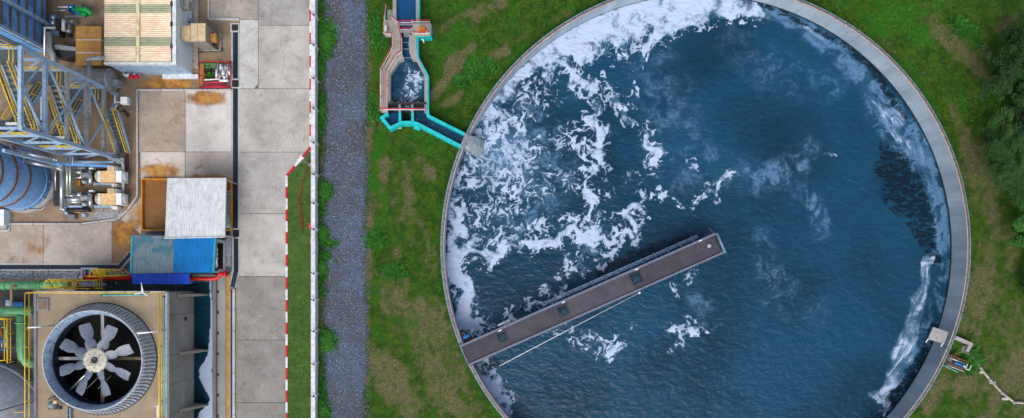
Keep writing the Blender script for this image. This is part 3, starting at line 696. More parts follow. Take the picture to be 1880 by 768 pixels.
bx(397, 505, 414, 800, -.1, .12).obj('basin_walkway', 'wall_concrete', kind='structure', color=(.95, .93, .90))
bx(414.6, 500, 421.5, 800, -.1, .05).obj('earth_strip', 'ochre', kind='structure')

# ---------------------------------------------------------------- water
def water_mat(name, deep, mid, filmc, foamc=(.73, .80, .91), wave=1.0):
    n = N(name); foam = n.attr('foam').outputs['Fac']; film = n.attr('film').outputs['Fac']; dark_reflection = n.attr('dark_reflection').outputs['Fac']
    f1 = n.noise(9, 5, .75, None, .8); f2 = n.noise(16, 4, .85, None, .3, 4)
    big = n.noise(.10, 4, .55, None, .3, 2.0)
    base = n.mix(n.ramp(big, .35, .65), lin(deep), lin(mid))
    sp = n.ramp(n.math('ADD', n.math('MULTIPLY', film, .55), n.math('MULTIPLY', n.math('SUBTRACT', f2, .5), 1.3)), .18, .62, 0, .42)
    base = n.mix(n.math('MULTIPLY', n.math('POWER', film, 1.6), .42), base, lin(filmc)); base = n.mix(n.math('MULTIPLY', sp, n.ramp(film, .03, .5, 0, .9)), base, lin(filmc))
    wv = n.noise(1.5, 3, .5, (1.0, 1.9, 1), 1.0, 11); dk = n.ramp(n.math('ADD', n.math('MULTIPLY', dark_reflection, 1.05), n.math('MULTIPLY', n.math('SUBTRACT', wv, .5), 3.2)), .50, 1.15); base = n.mix(n.math('MULTIPLY', dk, n.ramp(dark_reflection, .02, .3, 0, .85)), base, lin((.03, .09, .13)))  # mixes the painted dark reflections into the water colour, broken by ripple noise
    ff = n.ramp(n.math('ADD', foam, n.math('MULTIPLY', n.math('SUBTRACT', f1, .5), n.ramp(foam, .05, .5, 0, .55))), .12, .95)
    col = n.mix(ff, base, lin(foamc))
    w1 = n.noise(1.35, 3, .5, (1.0, 1.5, 1), .35, 1); w2 = n.noise(5.2, 4, .6, (1, 1.3, 1), .8, 6)
    h = n.math('ADD', n.math('MULTIPLY', w1, .60 * wave), n.math('MULTIPLY', w2, .17 * wave))
    h = n.math('ADD', h, n.math('MULTIPLY', ff, .12)); n.bump(h, .75, .26)
    n.put(n.b.inputs['Base Color'], col); n.put(n.b.inputs['Roughness'], n.math('ADD', .09, n.math('MULTIPLY', ff, .6))); n.b.inputs['IOR'].default_value = 1.33
    n.put(n.b.inputs['Specular IOR Level'], n.math('SUBTRACT', .5, n.math('MULTIPLY', ff, .35)))
    M[name] = n.m
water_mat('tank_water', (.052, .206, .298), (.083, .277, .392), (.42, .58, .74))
water_mat('channel_water', (.06, .25, .42), (.07, .30, .48), (.35, .6, .8), wave=.4); water_mat('basin_water', (.02, .17, .22), (.03, .21, .27), (.2, .45, .52), (.74, .80, .90), .6)
step = 1.45 / 20 * (CAMH - ZW) / CAMH
xs = np.arange(TX - R_IN - step, TX + R_IN + 2*step, step); ys = np.arange(TY - R_IN - step, TY + R_IN + 2*step, step)
ys = np.concatenate([np.arange(TY - R_IN - step, -16.5, step * 3), ys[ys > -16.4]])
X, Y, Z, Q = grid_mesh(xs, ys, ZW, (TX, TY, R_IN + .02, 'in'))
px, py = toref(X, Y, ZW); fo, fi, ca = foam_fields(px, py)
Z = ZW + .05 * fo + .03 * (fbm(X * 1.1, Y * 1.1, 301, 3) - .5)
np_obj('tank_water', np_mesh('tank_water', np.c_[X, Y, Z], Q, M['tank_water'], {'foam': fo, 'film': fi, 'dark_reflection': ca}), 'structure')
def small_water(name, pts, z, mat, foamf, step=.1):
    P = [W2(*p, z) for p in pts]; x0 = min(p[0] for p in P); x1 = max(p[0] for p in P); y0 = min(p[1] for p in P); y1 = max(p[1] for p in P)
    xs = np.linspace(x0, x1, max(3, int((x1-x0)/step))); ys = np.linspace(y0, y1, max(3, int((y1-y0)/step))); X, Y, Z, Q = grid_mesh(xs, ys, z)
    cx = X[Q].mean(1); cy = Y[Q].mean(1); ins = np.zeros(len(cx), bool)
    for (ax, ay), (bx_, by) in zip(P, P[1:] + P[:1]):
        c = ((ay > cy) != (by > cy)); ins ^= c & (cx < (bx_ - ax) * (cy - ay) / ((by - ay) if abs(by - ay) > 1e-9 else 1e-9) + ax)
    px, py = toref(X, Y, z); f, m_ = foamf(px, py)
    return np_obj(name, np_mesh(name, np.c_[X, Y, Z], Q[ins], M[mat], {'foam': f, 'film': m_, 'dark_reflection': f * 0}), 'structure')
# ---------------------------------------------------------------- the round tank
tank = thing('round_tank', 'large round concrete tank of dark blue foaming water in the lawn', 'water tank', (TX, TY, 0))
c = (TX, TY)
SEG = 192
wm = MB(); wm.lathe(c, [(R_OUT - .02, -.05), (R_OUT - .02, ZT - .02)], SEG); wm.obj('outer_wall', 'cyan_paint', tank)
n = N('tank_wall'); a = n.noise(.5, 6, .6, (1, 1, .2)); b = n.noise(3, 6, .7, (1, 1, 7), .3, 3); z = n.n('ShaderNodeSeparateXYZ'); n.l(n.pos, z.inputs[0])
col = n.mix(n.ramp(a, .35, .65), lin((.56, .63, .69)), lin((.68, .74, .79))); col = n.mix(n.ramp(b, .42, .74, 0, .7), col, lin((.42, .49, .55)))
v_ = n.noise(2.0, 5, .7, (1, 1, .12), 0, 8); col = n.mix(n.ramp(v_, .55, .75, 0, .45), col, lin((.68, .72, .76)))
col = n.mix(n.ramp(z.outputs[2], ZW + .32, ZW + .12), col, lin((.05, .08, .10)))      # wet algae line just above the water
n.bump(b, .3, .03); M['tank_wall'] = n.fin(col, .8)
# inner face in cast panels
for q in range(32):
    a0 = 2 * PI * q / 32; mb = MB(); mb.lathe(c, [(R_IN, ZT - .03), (R_IN, ZW - .4)], 8, a0 + .00025, a0 + 2 * PI / 32 - .00025); mb.obj('wall_panel', 'tank_wall', tank)
MB().lathe(c, [(R_IN + .03, ZT - .05), (R_IN + .03, ZW - .4)], SEG).obj('wall_core', 'black_void', tank)
MB().lathe(c, [(R_IN - .015, ZT - .04), (R_IN - .015, ZT), (R_IN + .09, ZT), (R_IN + .09, ZT - .04)], SEG, smooth=False).obj('coping', 'cream_strip', tank)
MB().lathe(c, [(R_IN + .10, ZT - .04), (R_IN + .10, ZT - .012), (R_IN + .14, ZT - .012), (R_IN + .14, ZT - .04)], SEG, smooth=False).obj('red_strip', 'red_line', tank)
MB().lathe(c, [(R_IN + .14, ZT - .06), (R_IN + .14, ZT - .018), (R_OUT, ZT - .018), (R_OUT, ZT - .3)], SEG, smooth=False).obj('ledge', 'ledge_concrete', tank)
MB().lathe(c, [(R_OUT - .0, ZT - .017), (R_OUT + .02, ZT - .017), (R_OUT + .02, ZT - .12)], SEG, smooth=False).obj('rim_band', 'cyan_paint', tank)
bolt = MB().box(-.04, -.04, 0, .04, .04, .06).mesh('anchor_bolt', M['dark_steel'])
for q in range(150):
    a = 2 * PI * q / 150; o = bpy.data.objects.new('anchor_bolt', bolt); C.objects.link(o); o.parent = tank; o.location = ((R_IN + .22) * math.cos(a), (R_IN + .22) * math.sin(a), ZT - .018); o.rotation_euler = (0, 0, a)
rf = MB(); pts = [(TX + (R_IN + .12) * math.cos(2*PI*k/160), TY + (R_IN + .12) * math.sin(2*PI*k/160), ZT + .12) for k in range(161)]; rf.tube(pts, .022, 5, False); rf.obj('rim_cable', 'red_line', tank)

# ---------------------------------------------------------------- bridge over the water
ZB = .95
A = Vector(W2(842.5, 635.5, ZB)); B = Vector(W2(1311, 429, ZB)); Cc = Vector(W2(1327, 463.5, ZB)); Dd = Vector(W2(861, 671.5, ZB))
u = (B - A).normalized(); v = Vector((-u.y, u.x)); Lb = (B - A).length; Wb = abs((Dd - A).dot(v)); A0 = Dd      # A0 lower left corner, v points up-left
br = thing('access_bridge', 'long weathered concrete walkway bridge reaching out over the tank water', 'bridge', (A0.x, A0.y, ZB - .6))
def BP(s, t, z): p = A0 + u * s + v * t; return (p.x, p.y, z)
def bbox(s0, t0, z0, s1, t1, z1, mb=None): return (mb or MB()).prism([BP(s0, t0, 0)[:2], BP(s1, t0, 0)[:2], BP(s1, t1, 0)[:2], BP(s0, t1, 0)[:2]], z0, z1)
Lb -= .1
HS = [((922, 619), .9), ((1034, 571), .95), ((1168.5, 511), 1.05)]
hs = []
for (hx, hy), sz in HS:
    p = Vector(W2(hx, hy, ZB)) - A0; hs.append((p.dot(u), p.dot(v), sz))
s0 = 0; k = 0
cuts = [0]; 
for s, t, sz in hs: cuts += [s - sz/2, s + sz/2]
cuts.append(Lb)
for q in range(0, len(cuts), 2):
    a, b = cuts[q], cuts[q+1]; m = max(1, round((b - a) / 3.2))
    for r in range(m):
        o = bbox(a + (b-a)*r/m + .006, .18, ZB - .3, a + (b-a)*(r+1)/m - .006, Wb - .18, ZB - .12).obj('deck_slab', 'bridge_concrete', br, color=rnd.choice([(1,.97,.96), (.92,.9,.92), (1.1,1.08,1.08), (1.18,1.16,1.16)]))
for s, t, sz in hs:
    bbox(s - sz/2 + .002, .18, ZB - .3, s + sz/2 - .002, t - sz/2, ZB - .12).obj('deck_slab', 'bridge_concrete', br); bbox(s - sz/2 + .002, t + sz/2, ZB - .3, s + sz/2 - .002, Wb - .18, ZB - .12).obj('deck_slab', 'bridge_concrete', br)
    hr = MB()
    for e in ((s-sz/2, t-sz/2, s+sz/2, t-sz/2+.06), (s-sz/2, t+sz/2-.06, s+sz/2, t+sz/2), (s-sz/2, t-sz/2+.06, s-sz/2+.06, t+sz/2-.06), (s+sz/2-.06, t-sz/2+.06, s+sz/2, t+sz/2-.06)): bbox(e[0], e[1], ZB - .3, e[2], e[3], ZB - .06, hr)
    hf = hr.obj('hatch_frame', 'dark_steel', br)
    g = MB()
    for q in range(5): bbox(s - sz/2 + .06, t - sz/2 + .1 + (sz-.2)*q/4 - .012, ZB - .16, s + sz/2 - .06, t - sz/2 + .1 + (sz-.2)*q/4 + .012, ZB - .13, g)
    g.tube([BP(s - sz*.3, t - sz*.3, ZB - .1), BP(s + sz*.25, t + sz*.3, ZB - .1)], .03, 6); g.tube([BP(s + sz*.3, t - sz*.1, ZB - .1), BP(s, t, ZB - .1)], .03, 6)
    g.obj('hatch_grating', 'grating', br)
bbox(-.08, -.02, ZB - .6, Lb + .1, .17, ZB).obj('edge_beam', 'beam_grey', br); bbox(-.08, Wb - .17, ZB - .6, Lb + .1, Wb + .02, ZB).obj('edge_beam', 'beam_grey', br)
bbox(Lb - .1, .17, ZB - .6, Lb + .0, Wb - .17, ZB - .02).obj('end_beam', 'dark_steel', br); 
MB().tube([BP(Lb + .05, .1, ZB + .35), BP(Lb + .05, Wb - .1, ZB + .35)], .03, 6).obj('end_rail', 'steel_blue', br); MB().tube([BP(Lb + .05, .1, ZB + .7), BP(Lb + .05, Wb - .1, ZB + .7)], .03, 6).obj('end_rail', 'steel_blue', br)
for t in (.08, Wb - .08, Wb / 2): MB().tube([BP(Lb + .05, t, ZB - .1), BP(Lb + .05, t, ZB + .72)], .03, 6).obj('rail_post', 'steel_blue', br)
for s in (5.5, 12.5, 19.5, Lb - 1): bbox(s - .2, Wb/2 - .6, ZW - .8, s + .2, Wb/2 + .6, ZB - .3).obj('pier', 'bridge_concrete', br)
for s in [1.0 + 1.25 * k for k in range(19)]:
    if s < Lb: MB().beam(BP(s, .0, ZB - .2), BP(s, -.28, ZB - .35), .05).obj('bracket', 'dark_steel', br)
# service pipes carried on the water side
ps = W(1290, 432, .3); 
for k, off in enumerate((.22, .34, .46)): MB().tube([BP(8.6, Wb + off, .35), BP(Lb - 1.3, Wb + off, .35)], .028, 6).obj('service_pipe', 'steel_blue', br)
for s in [.9 + 1.24 * k for k in range(19)]:
    if s < Lb: MB().beam(BP(s, Wb - .05, ZB - .1), BP(s, Wb + .58, .42), .06).obj('pipe_bracket', 'beam_grey' if s > 8 else 'dark_steel', br)
MB().beam(BP(Lb + .0, Wb, ZB - .1), BP(Lb - .1, Wb + .6, .5), .05).obj('pipe_bracket', 'beam_grey', br)
bbox(3.85, Wb + .12, .2, 5.0, Wb + .32, .3).obj('cable_tray', 'lamp_white', br)
lampm = None
LL = ['small white light on the bridge beside the hatch nearest the tank wall', 'small white light on the bridge next to the second hatch', 'small white light on the bridge above the hatch in the middle', 'small white light at the open far end of the bridge']
for (lx, ly), lab in zip(((917.5, 607.5), (1034.3, 555), (1168.7, 494.8), (1286, 442)), LL):
    p = Vector(W2(lx, ly, ZB)) - A0; s, t = p.dot(u), p.dot(v); q = BP(s, t, ZB - .12); r = thing('bridge_light', lab, 'light', q, 'white lights along the bridge')
    bbox(s - .16, t - .045, ZB - .10, s + .16, t + .045, ZB + .03).obj('lamp_housing', 'lamp_white', r); bbox(s - .05, t - .02, ZB - .12, s + .05, t + .02, ZB - .10).obj('lamp_base', 'dark_steel', r)
q = W(1302.5, 451, ZB); r = thing('domed_ventilator', 'grey domed vent cap on the far end of the bridge', 'vent', (q[0], q[1], ZB - .12))
MB().lathe(q, [(.22, ZB - .12), (.22, ZB + .0), (.16, ZB + .08), (0.01, ZB + .12)], 16).obj('cap', 'galvanised', r); MB().lathe(q, [(.27, ZB - .12), (.27, ZB - .08), (.22, ZB - .08)], 16).obj('flange', 'dark_steel', r)
# long white pipe floating beside the bridge, held by arms
p0 = W(917, 672, .1); p1 = W(1174, 537.5, .1)
r = thing('boom_pipe', 'thin white pipe running beside the bridge just above the water', 'pipe', p0)
MB().tube([p0, p1], .035, 8).obj('pipe', 'white_paint', r)
for f in (.08, .28, .5, .72, .9):
    e = Vector(p0).lerp(Vector(p1), f); qq = e.xy - A0; MB().beam(e, BP(qq.dot(u), -.02, .5), .05).obj('arm', 'dark_steel', r)
MB().lathe(p1, [(0.005, .02), (.09, .06), (.12, .12), (.09, .2), (0.005, .24)], 12).obj('float', 'lamp_white', r)
# foam fence below the bridge at the wall
r = thing('foam_fence', 'dark steel frame holding back the foam where the bridge meets the wall', 'frame', W(885, 690, ZW + .2))
z = ZW + .45
def fp(x, y): return W(x, y, z)
for a, b in (((868,664),(886,688)), ((886,688),(899,679.5)), ((899,679.5),(917,672)), ((885,668),(899,680)), ((902,662),(915,671)), ((876,668),(886,664))): MB().beam(fp(*a), fp(*b), .09).obj('frame_bar', 'dark_steel', r)
for a in ((886,688), (899,680), (915,671)): MB().beam(fp(*a), (*fp(*a)[:2], ZW - .5), .07).obj('frame_post', 'dark_steel', r)
# blue pump on its platform
q = W(856, 617, .7); r = thing('bridge_pump', 'blue pump on a small dark platform beside the landward end of the bridge', 'pump', (q[0], q[1], .3))
ang = math.atan2(u.y, u.x)
def PP(s, t, z): return (q[0] + u.x*s + v.x*t, q[1] + u.y*s + v.y*t, z)
MB().prism([PP(-.45,-.55,0)[:2], PP(.5,-.55,0)[:2], PP(.5,.45,0)[:2], PP(-.45,.45,0)[:2]], .25, .32).obj('platform', 'dark_steel', r)
for s in (-.45, .5): MB().beam(PP(s, -.55, .36), PP(s, .45, .36), .06).obj('platform_edge', 'beam_grey', r)
MB().tube([PP(-.32, -.05, .6), PP(.28, -.02, .6)], .16, 10).obj('motor', 'machine_blue', r); MB().tube([PP(.18, -.02, .55), PP(.3, .05, .55), PP(.32, .3, .5)], .09, 8).obj('pump_casing', 'machine_blue', r)
MB().tube([PP(-.38, -.12, .5), PP(-.42, -.35, .5)], .07, 8).obj('outlet', 'machine_blue', r); MB().tube([PP(-.1, .0, .6), PP(-.1, .3, .6)], .06, 8).obj('valve', 'machine_blue', r)
for s in (-.2, .2): MB().box(*PP(s-.05, -.1, 0)[:2], .32, *PP(s+.05, .1, 0)[:2], .5).obj('foot', 'dark_steel', r)
MB().tube([PP(.5, .1, .35), PP(1.1, .4, .2)], .03, 6).obj('hose_stub', 'galvanised', r)

# ---------------------------------------------------------------- outlet box on the right wall
z1 = .78; P4 = [(1713.7,600.6),(1741.6,610),(1733.5,631),(1703.7,623)]
r = thing('outlet_box', 'pale concrete box cantilevered from the inside of the tank wall on the right', 'concrete box', W(1722, 616, ZW))
P_ = [Vector(W2(*p, z1)) for p in P4]; pr(P4, z1 - .14, z1).obj('top_slab', 'wall_concrete', r, color=(1.02, 1.02, 1.02))
cen = sum(P_, Vector((0, 0))) / 4
def seg(a, b, w_, z0, zz, nm, mt='wall_concrete'): strip([tuple(a), tuple(b)], w_, z0, zz).obj(nm, mt, r, color=(.9, .9, .92))
ins = [p + (cen - p) * .07 for p in P_]
seg(ins[3], ins[0], .1, ZW - .2, z1 - .14, 'front_wall') if False else None; MB().beam((ins[1].x, ins[1].y - .2, z1 - .2), (ins[0].x, ins[0].y - .2, z1 - .2), .1).obj('rib', 'wall_concrete', r)
for p in (ins[3], ins[2]): MB().beam((p.x, p.y, z1 - .1), (p.x - .05, p.y - .35, z1 - .35), .08).obj('support_arm', 'white_paint', r)
for f, g in ((.3, .3), (.6, .5), (.45, .75)):
    p = P_[0].lerp(P_[1], f).lerp(P_[3].lerp(P_[2], f), g); MB().cyl((p.x, p.y, z1), (p.x, p.y, z1 + .05), .03, None, 6).obj('bolt', 'dark_steel', r)

# outlet chamber outside the wall
r = thing('outlet_chamber', 'low concrete wall round a grassy pit outside the tank on the right', 'low wall', W(1765, 630, 0))
strip([W2(1755, 620, .45), W2(1783, 632, .45), W2(1776, 646, .45)], .30, 0, .45).obj('chamber_wall', 'kerb_concrete', r, color=(.84, .80, .80))
pr([(1768,634),(1779,638),(1773,650),(1764,646)], 0, .22).obj('step_block', 'wall_concrete', r, color=(.8, .8, .8))
px = rg.normal(1759, 5, 300); py = rg.normal(640, 7, 300)
tag(blades('pit_grass', px, py, .06, .16, 'blade', 6, .1), 'bright green grass filling the pit beside the tank wall', 'grass')
px = rg.normal(1779, 7, 260); py = rg.normal(664, 8, 260)
tag(blades('pit_weeds', px, py, .15, .45, 'weed', 9, .12), 'leafy green weed clump beside the rusty valve rack', 'weeds')
r = thing('valve_rack', 'rusty pipe rack with a blue motor beside the tank wall on the right', 'pipe rack', W(1758, 668, 0))
ra, rb = Vector(W2(1742, 652)), Vector(W2(1775, 665)); ru = (rb - ra).normalized(); rv = Vector((-ru.y, ru.x))
def RP(s, t, z): p = ra + ru * s + rv * t; return (p.x, p.y, z)
MB().prism([RP(-.1,-1.0,0)[:2], RP(1.7,-1.0,0)[:2], RP(1.7,.1,0)[:2], RP(-.1,.1,0)[:2]], 0, .15).obj('base_plate', 'earth_floor', r)
for t, mt in ((0, 'rust'), (-.25, 'silver'), (-.72, 'rust'), (-.95, 'galvanised')): MB().tube([RP(-.1, t, .35), RP(1.6, t, .35)], .06, 8).obj('pipe', mt, r)
MB().tube([RP(.4, -.5, .42), RP(1.25, -.5, .42)], .13, 10).obj('motor', 'machine_blue', r); MB().tube([RP(1.3, -.5, .42), RP(1.6, -.5, .42)], .1, 10).obj('coupling', 'white_paint', r)
for s in (.1, .8, 1.45): MB().beam(RP(s, -1.0, .25), RP(s, .1, .25), .07).obj('cross_bar', 'galvanised', r)
for s in (1.5, 1.85):
    MB().beam(RP(s, -.7, .6), RP(s, -.2, .6), .06).obj('valve_frame', 'white_paint', r)
MB().beam(RP(1.5, -.7, .6), RP(1.85, -.7, .6), .06).obj('valve_frame', 'white_paint', r); MB().tube([RP(-.5, -1.1, .3), RP(1.2, -1.2, .3)], .045, 6).obj('teal_pipe', 'turquoise_pipe', r)
MB().tube([RP(.2, .1, .4), RP(.45, .55, .4)], .06, 6).obj('pipe_stub', 'rust', r)
r = thing('drain_pipe', 'weathered pale pink pipe crossing the grass away from the tank to the lower right', 'pipe', W(1776, 648, 0))
pts = [(1771,646),(1784,656),(1800,676),(1818,698),(1840,722),(1862,739),(1895,741)]
for a, b in zip(pts[:-1], pts[1:]):
    pa, pb = W(*a, .16), W(*b, .16); MB().tube([pa, pb], .11, 8).obj('pipe_length', 'cream_strip', r)
for a in pts[1:-1]:
    p = Vector(W(*a, .16)); MB().tube([p - Vector((.08, -.08, 0)), p + Vector((.08, -.08, 0))], .16, 8).obj('pipe_joint', 'galvanised', r)
for x, y in ((1803,684),(1823,703),(1846,733)): a = W(x, y, .1); MB().box(a[0]-.3, a[1]-.1, 0, a[0]+.25, a[1]+.12, .14).obj('pipe_support', 'kerb_concrete', r)

# ---------------------------------------------------------------- inlet works
ZI = 1.2
inlet = thing('inlet_works', 'raised concrete inlet channel with walkway and cyan side walls in the lawn', 'inlet channel', W(742, 110, 0))
T1 = (.95, .93, .92)
def wall(name, pts, z0=0, z1=ZI, mat='wall_concrete', color=T1, label=None): return pr(pts, z0, z1).obj(name, mat, inlet, color=color, label=label)
wall('channel_wall', [(721,-80),(727.6,-80),(727.6,36),(721,36)]); wall('channel_wall', [(763.5,-80),(768.6,-80),(768.6,42),(763.5,42)])
wall('wall_face', [(768.8,-80),(770.4,-80),(770.4,42.5),(768.8,42.5)], mat='cyan_paint', z1=ZI - .05, color=None)
wall('walkway', [(721,36.5),(727,36.5),(733,46),(734.5,58),(738.5,75),(738.5,99),(729,104.5),(712,133.5),(712,206),(700,206),(700,129.5),(715,105),(722,90),(722,67),(721,67)], .9, 1.2, 'yard_concrete', (.78,.76,.77))
wall('walkway_base', [(722,68),(738,75),(738,99),(729,104),(711,133),(711,205),(701,205),(701,130),(715,105)], 0, .9)
wall('landing', [(706.5,36.5),(720.8,36.5),(720.8,66.5),(706.5,66.5)], .8, 1.1, 'yard_concrete', (.85,.84,.8))
for k in range(5): wall('stair_step', [(711.5,18+3.7*k),(720.8,18+3.7*k),(720.8,18+3.7*(k+1)-.25),(711.5,18+3.7*(k+1)-.25)], 0, .18 + .17*k, 'yard_concrete', (.80,.80,.80))
wall('basin_wall', [(712.2,133.5),(729.5,104.6),(738.6,99.2),(741.5,108),(732,112),(716.5,136),(716.5,190),(712.2,190)], -.02, 1.1)
wall('throat_wall', [(752,64),(764,64),(765.5,106),(767,107),(784,140),(784.5,206),(779.2,206),(779.2,138),(763,109.5),(756.5,109),(751.5,98),(750,80)], -.02, 1.1)
wall('throat_wall_left', [(736,58),(739.5,70),(741.5,90),(741.5,107.8),(739,99),(739,75)], -.02, 1.1) if False else None
strip([W2(*p, 1.0) for p in ((766.2,66),(767.2,105.5),(785.6,139.5),(786,206))], .14, 0, 1.05).obj('wall_face', 'cyan_paint', inlet)
# control platform
wall('platform_face', [(757,43.5),(792,43.5),(792,66.5),(757,66.5)], 0, 1.28, 'cyan_paint', None); wall('control_platform', [(757,43),(791,43),(791,66),(757,66)], 1.285, 1.38, 'yard_concrete', (.85,.80,.78))
RPATH = [W2(*p, 1.4) for p in ((758,43.8),(789.8,43.8),(789.8,65.2),(758,65.2))]
railing(inlet, RPATH, 1.38, .95, step=1.1, r=.04)
railing(inlet, [W2(*p, 1.2) for p in ((707,66),(706.5,45),(709.5,14))], 1.1, .95, step=1.0, r=.035); railing(inlet, [W2(*p, 1.2) for p in ((707,66),(722,66.3),(722.3,90),(714.6,105),(700.5,130),(700.5,205.5))], 1.2, .95, step=1.25, r=.04)
railing(inlet, [W2(*p, 1.2) for p in ((721.5,37),(733.5,46),(735,58),(738.5,74),(738.5,99.5),(729.5,104.5),(712,134),(712,189))], 1.2, .95, step=1.25, r=.04)
railing(inlet, [W2(*p, 1.2) for p in ((733.5,45),(758,45))], 1.2, .95, step=1.2, r=.04); railing(inlet, [W2(*p, 1.2) for p in ((734.5,58.5),(757.5,58.5))], 1.2, .95, step=1.2, r=.045)
railing(inlet, [W2(*p, 1.1) for p in ((700.5,203.5),(780,203.5))], 1.1, .8, mats=('sign_red', 'rail_white'), step=1.3, r=.05)
for y in (43.5, 57): bx(728, y, 757, y + 2.2, .9, 1.15).obj('cross_beam', 'wall_concrete', inlet, color=T1)
bx(741, 60.5, 753, 68, .35, .55).obj('weir_plate', 'galvanised', inlet)
for y in (77.5, 89.5, 105.5): bx(740, y, 755, y + 1.2, .6, .7).obj('crossbar', 'silver', inlet)
# sluices and cyan outlet channels
bx(710, 187.5, 783, 191.5, .5, 1.15).obj('sluice_beam', 'dark_steel', inlet)
for x in (719, 731, 743, 755, 767): bx(x, 186, x + 1.6, 187.4, .8, 1.1).obj('sluice_bolt', 'silver', inlet)
for x in (731.5, 754.8): bx(x, 191.6, x + 4, 206, -.02, 1.05).obj('divider', 'wall_concrete', inlet, color=T1)
for x0, x1 in ((714, 731), (736, 754), (759.5, 779)): 
    g = MB()
    for k in range(3): bx(x0, 193 + 4*k, x1, 194.4 + 4*k, .45, .5, g)
    g.obj('sluice_gate', 'dark_steel', inlet)
def cy(pts, w_, z=.95, nm='cyan_wall'): strip([W2(*p, z) for p in pts], w_, -.02, z).obj(nm, 'cyan_paint', inlet)
cy(((712.5,208.5),(700.5,216.5),(716,235.5),(737,225.3),(757.5,225.3),(766,227.5),(851,271.5)), .30)
cy(((734,207),(734,223)), .22); cy(((757.3,207),(757.3,223)), .22); cy(((784,205),(786.2,213),(853,246.5)), .26)
cy(((740,229.2),(763,229.2)), .14, .5, 'cyan_footing'); cy(((760,233),(771,237)), .34, .2, 'cyan_footing')
bx(725, 234, 737, 236.5, 0, .12).obj('concrete_pad', 'kerb_concrete', inlet)
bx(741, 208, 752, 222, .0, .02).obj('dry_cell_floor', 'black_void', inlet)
q = W(774, 54, 1.38); r = thing('control_cabinet', 'orange rusty cabinet on the railed control platform of the inlet', 'cabinet', q)
bx(768.5, 49.5, 780.5, 57.5, 1.385, 1.95).obj('cabinet_body', 'orange_steel', r); bx(768.8, 58, 779.5, 62, 1.382, 1.40).obj('hatch_opening', 'black_void', r); bx(770, 51, 779, 56, 1.95, 1.98).obj('cabinet_lid', 'orange_steel', r)
q = W(783, 58.5, 1.38); r = thing('white_box', 'small white box beside the orange cabinet', 'box', q); bx(781.5, 56.5, 785.5, 60.5, 1.385, 1.7).obj('box_body', 'white_paint', r); bx(782, 57, 785, 60, 1.7, 1.73).obj('box_lid', 'lamp_white', r)
q = W(708, 53, 1.1); r = thing('railing_panel', 'small white panel fixed to the railing at the head of the stairs', 'panel', q); bx(706.6, 47, 709.5, 59, 1.3, 1.9).obj('panel_body', 'white_paint', r); bx(707, 49, 708.6, 57, 1.9, 1.93).obj('panel_face', 'lamp_white', r)
r = thing('vent_pipe', 'bent white pipe sticking out below the control platform', 'pipe', W(777, 74, 0)); MB().tube([W(774.5, 72, .8), W(777, 73, .8), W(778.3, 79, .5)], .06, 8).obj('pipe', 'white_paint', r); MB().cyl(W(773.5, 71.6, .8), W(774.5, 72, .8), .09).obj('pipe_flange', 'galvanised', r)
# flowing water in the works
def ch_f(px, py):
    tx, ty = swirl(px.copy(), py.copy(), 90, (712, 105, 782, 190), (4, 11), 2.4, 3)
    w1 = stroke(px, py, [(745,118,10,.7),(762,145,24,.95),(747,185,22,.95)]); w1 = np.maximum(w1, stroke(px, py, [(725,175,8,.6),(740,186,8,.7),(775,180,6,.5)])); w1 = np.maximum(w1, stroke(px, py, [(760,215,5,.7),(780,230,4,.5),(820,248,5,.55)]))
    w1 = np.maximum(w1, stroke(px, py, [(728,142,5,.6),(722,155,5,.4)])); R = ridged(tx / 9, ty / 9, 5, 3); T = fbm(tx / 8, ty / 8, 15, 4)
    f = sstep(.50, .90, w1 * .75 + .55 * (R - .35) + .9 * (T - .5)) * sstep(.15, .4, w1); return np.clip(f, 0, .9), np.clip(w1 * .5, 0, 1)
small_water('channel_water', [(727,-80),(764,-80),(764,58),(727,58)], .75, 'channel_water', lambda x, y: (x * 0, x * 0 + .15))
small_water('throat_water', [(738,60),(754,60),(754,112),(738,112)], .45, 'channel_water', lambda x, y: (.3 * sstep(.6, .8, fbm(x / 2, y / 9, 3)), x * 0))
small_water('inlet_basin_water', [(741,107),(762,107),(781,138),(781,206),(713,206),(713,134),(730,110)], .3, 'tank_water', ch_f, .07)
small_water('outlet_channel_water', [(703,216),(712,207),(732,207),(732,224),(716,234)], .25, 'channel_water', lambda x, y: (x * 0, x * 0 + .1))
small_water('spillway_water', [(759,206),(784,206),(787,215),(852,248),(850,269),(764,227),(759,224)], .26, 'tank_water', ch_f, .07)
# the chute of falling water
n = N('falling_water'); a = n.noise(3, 6, .7, None, .5); b = n.noise(14, 4, .7)
col = n.mix(n.ramp(a, .35, .65), lin((.50, .55, .56)), lin((.64, .68, .70))); col = n.mix(n.ramp(b, .5, .8, 0, .6), col, lin((.85, .9, .93))); n.bump(b, .5, .05); M['falling_water'] = n.fin(col, .25)
V = []; F = []
e0, e1 = Vector(W2(858.5, 247.5, .55)), Vector(W2(848.5, 270.5, .55)); d0, d1 = Vector(W2(889, 260, ZW)), Vector(W2(876, 291, ZW)); NS, NT = 14, 10
for i in range(NS + 1):
    t = i / NS; z = .42 - (.42 - ZW) * t ** 1.9
    for j in range(NT + 1):
        s = j / NT; a = e0.lerp(e1, s); b = d0.lerp(d1, s); p = a.lerp(b, t) + Vector((.25, -.12)) * math.sin(s * PI) * t; V.append((p.x, p.y, z + .12 * math.sin(s * PI) + .03 * math.sin(s * 19)))
        if i and j: k = i * (NT + 1) + j; F.append((k - NT - 2, k - NT - 1, k, k - 1))
np_obj('falling_water', np_mesh('falling_water', np.array(V), np.array(F), M['falling_water']), 'structure')
strip([W2(858,246,.95), W2(848,272,.95)], .42, .62, .98).obj('spillway_lintel', 'ledge_concrete', inlet)
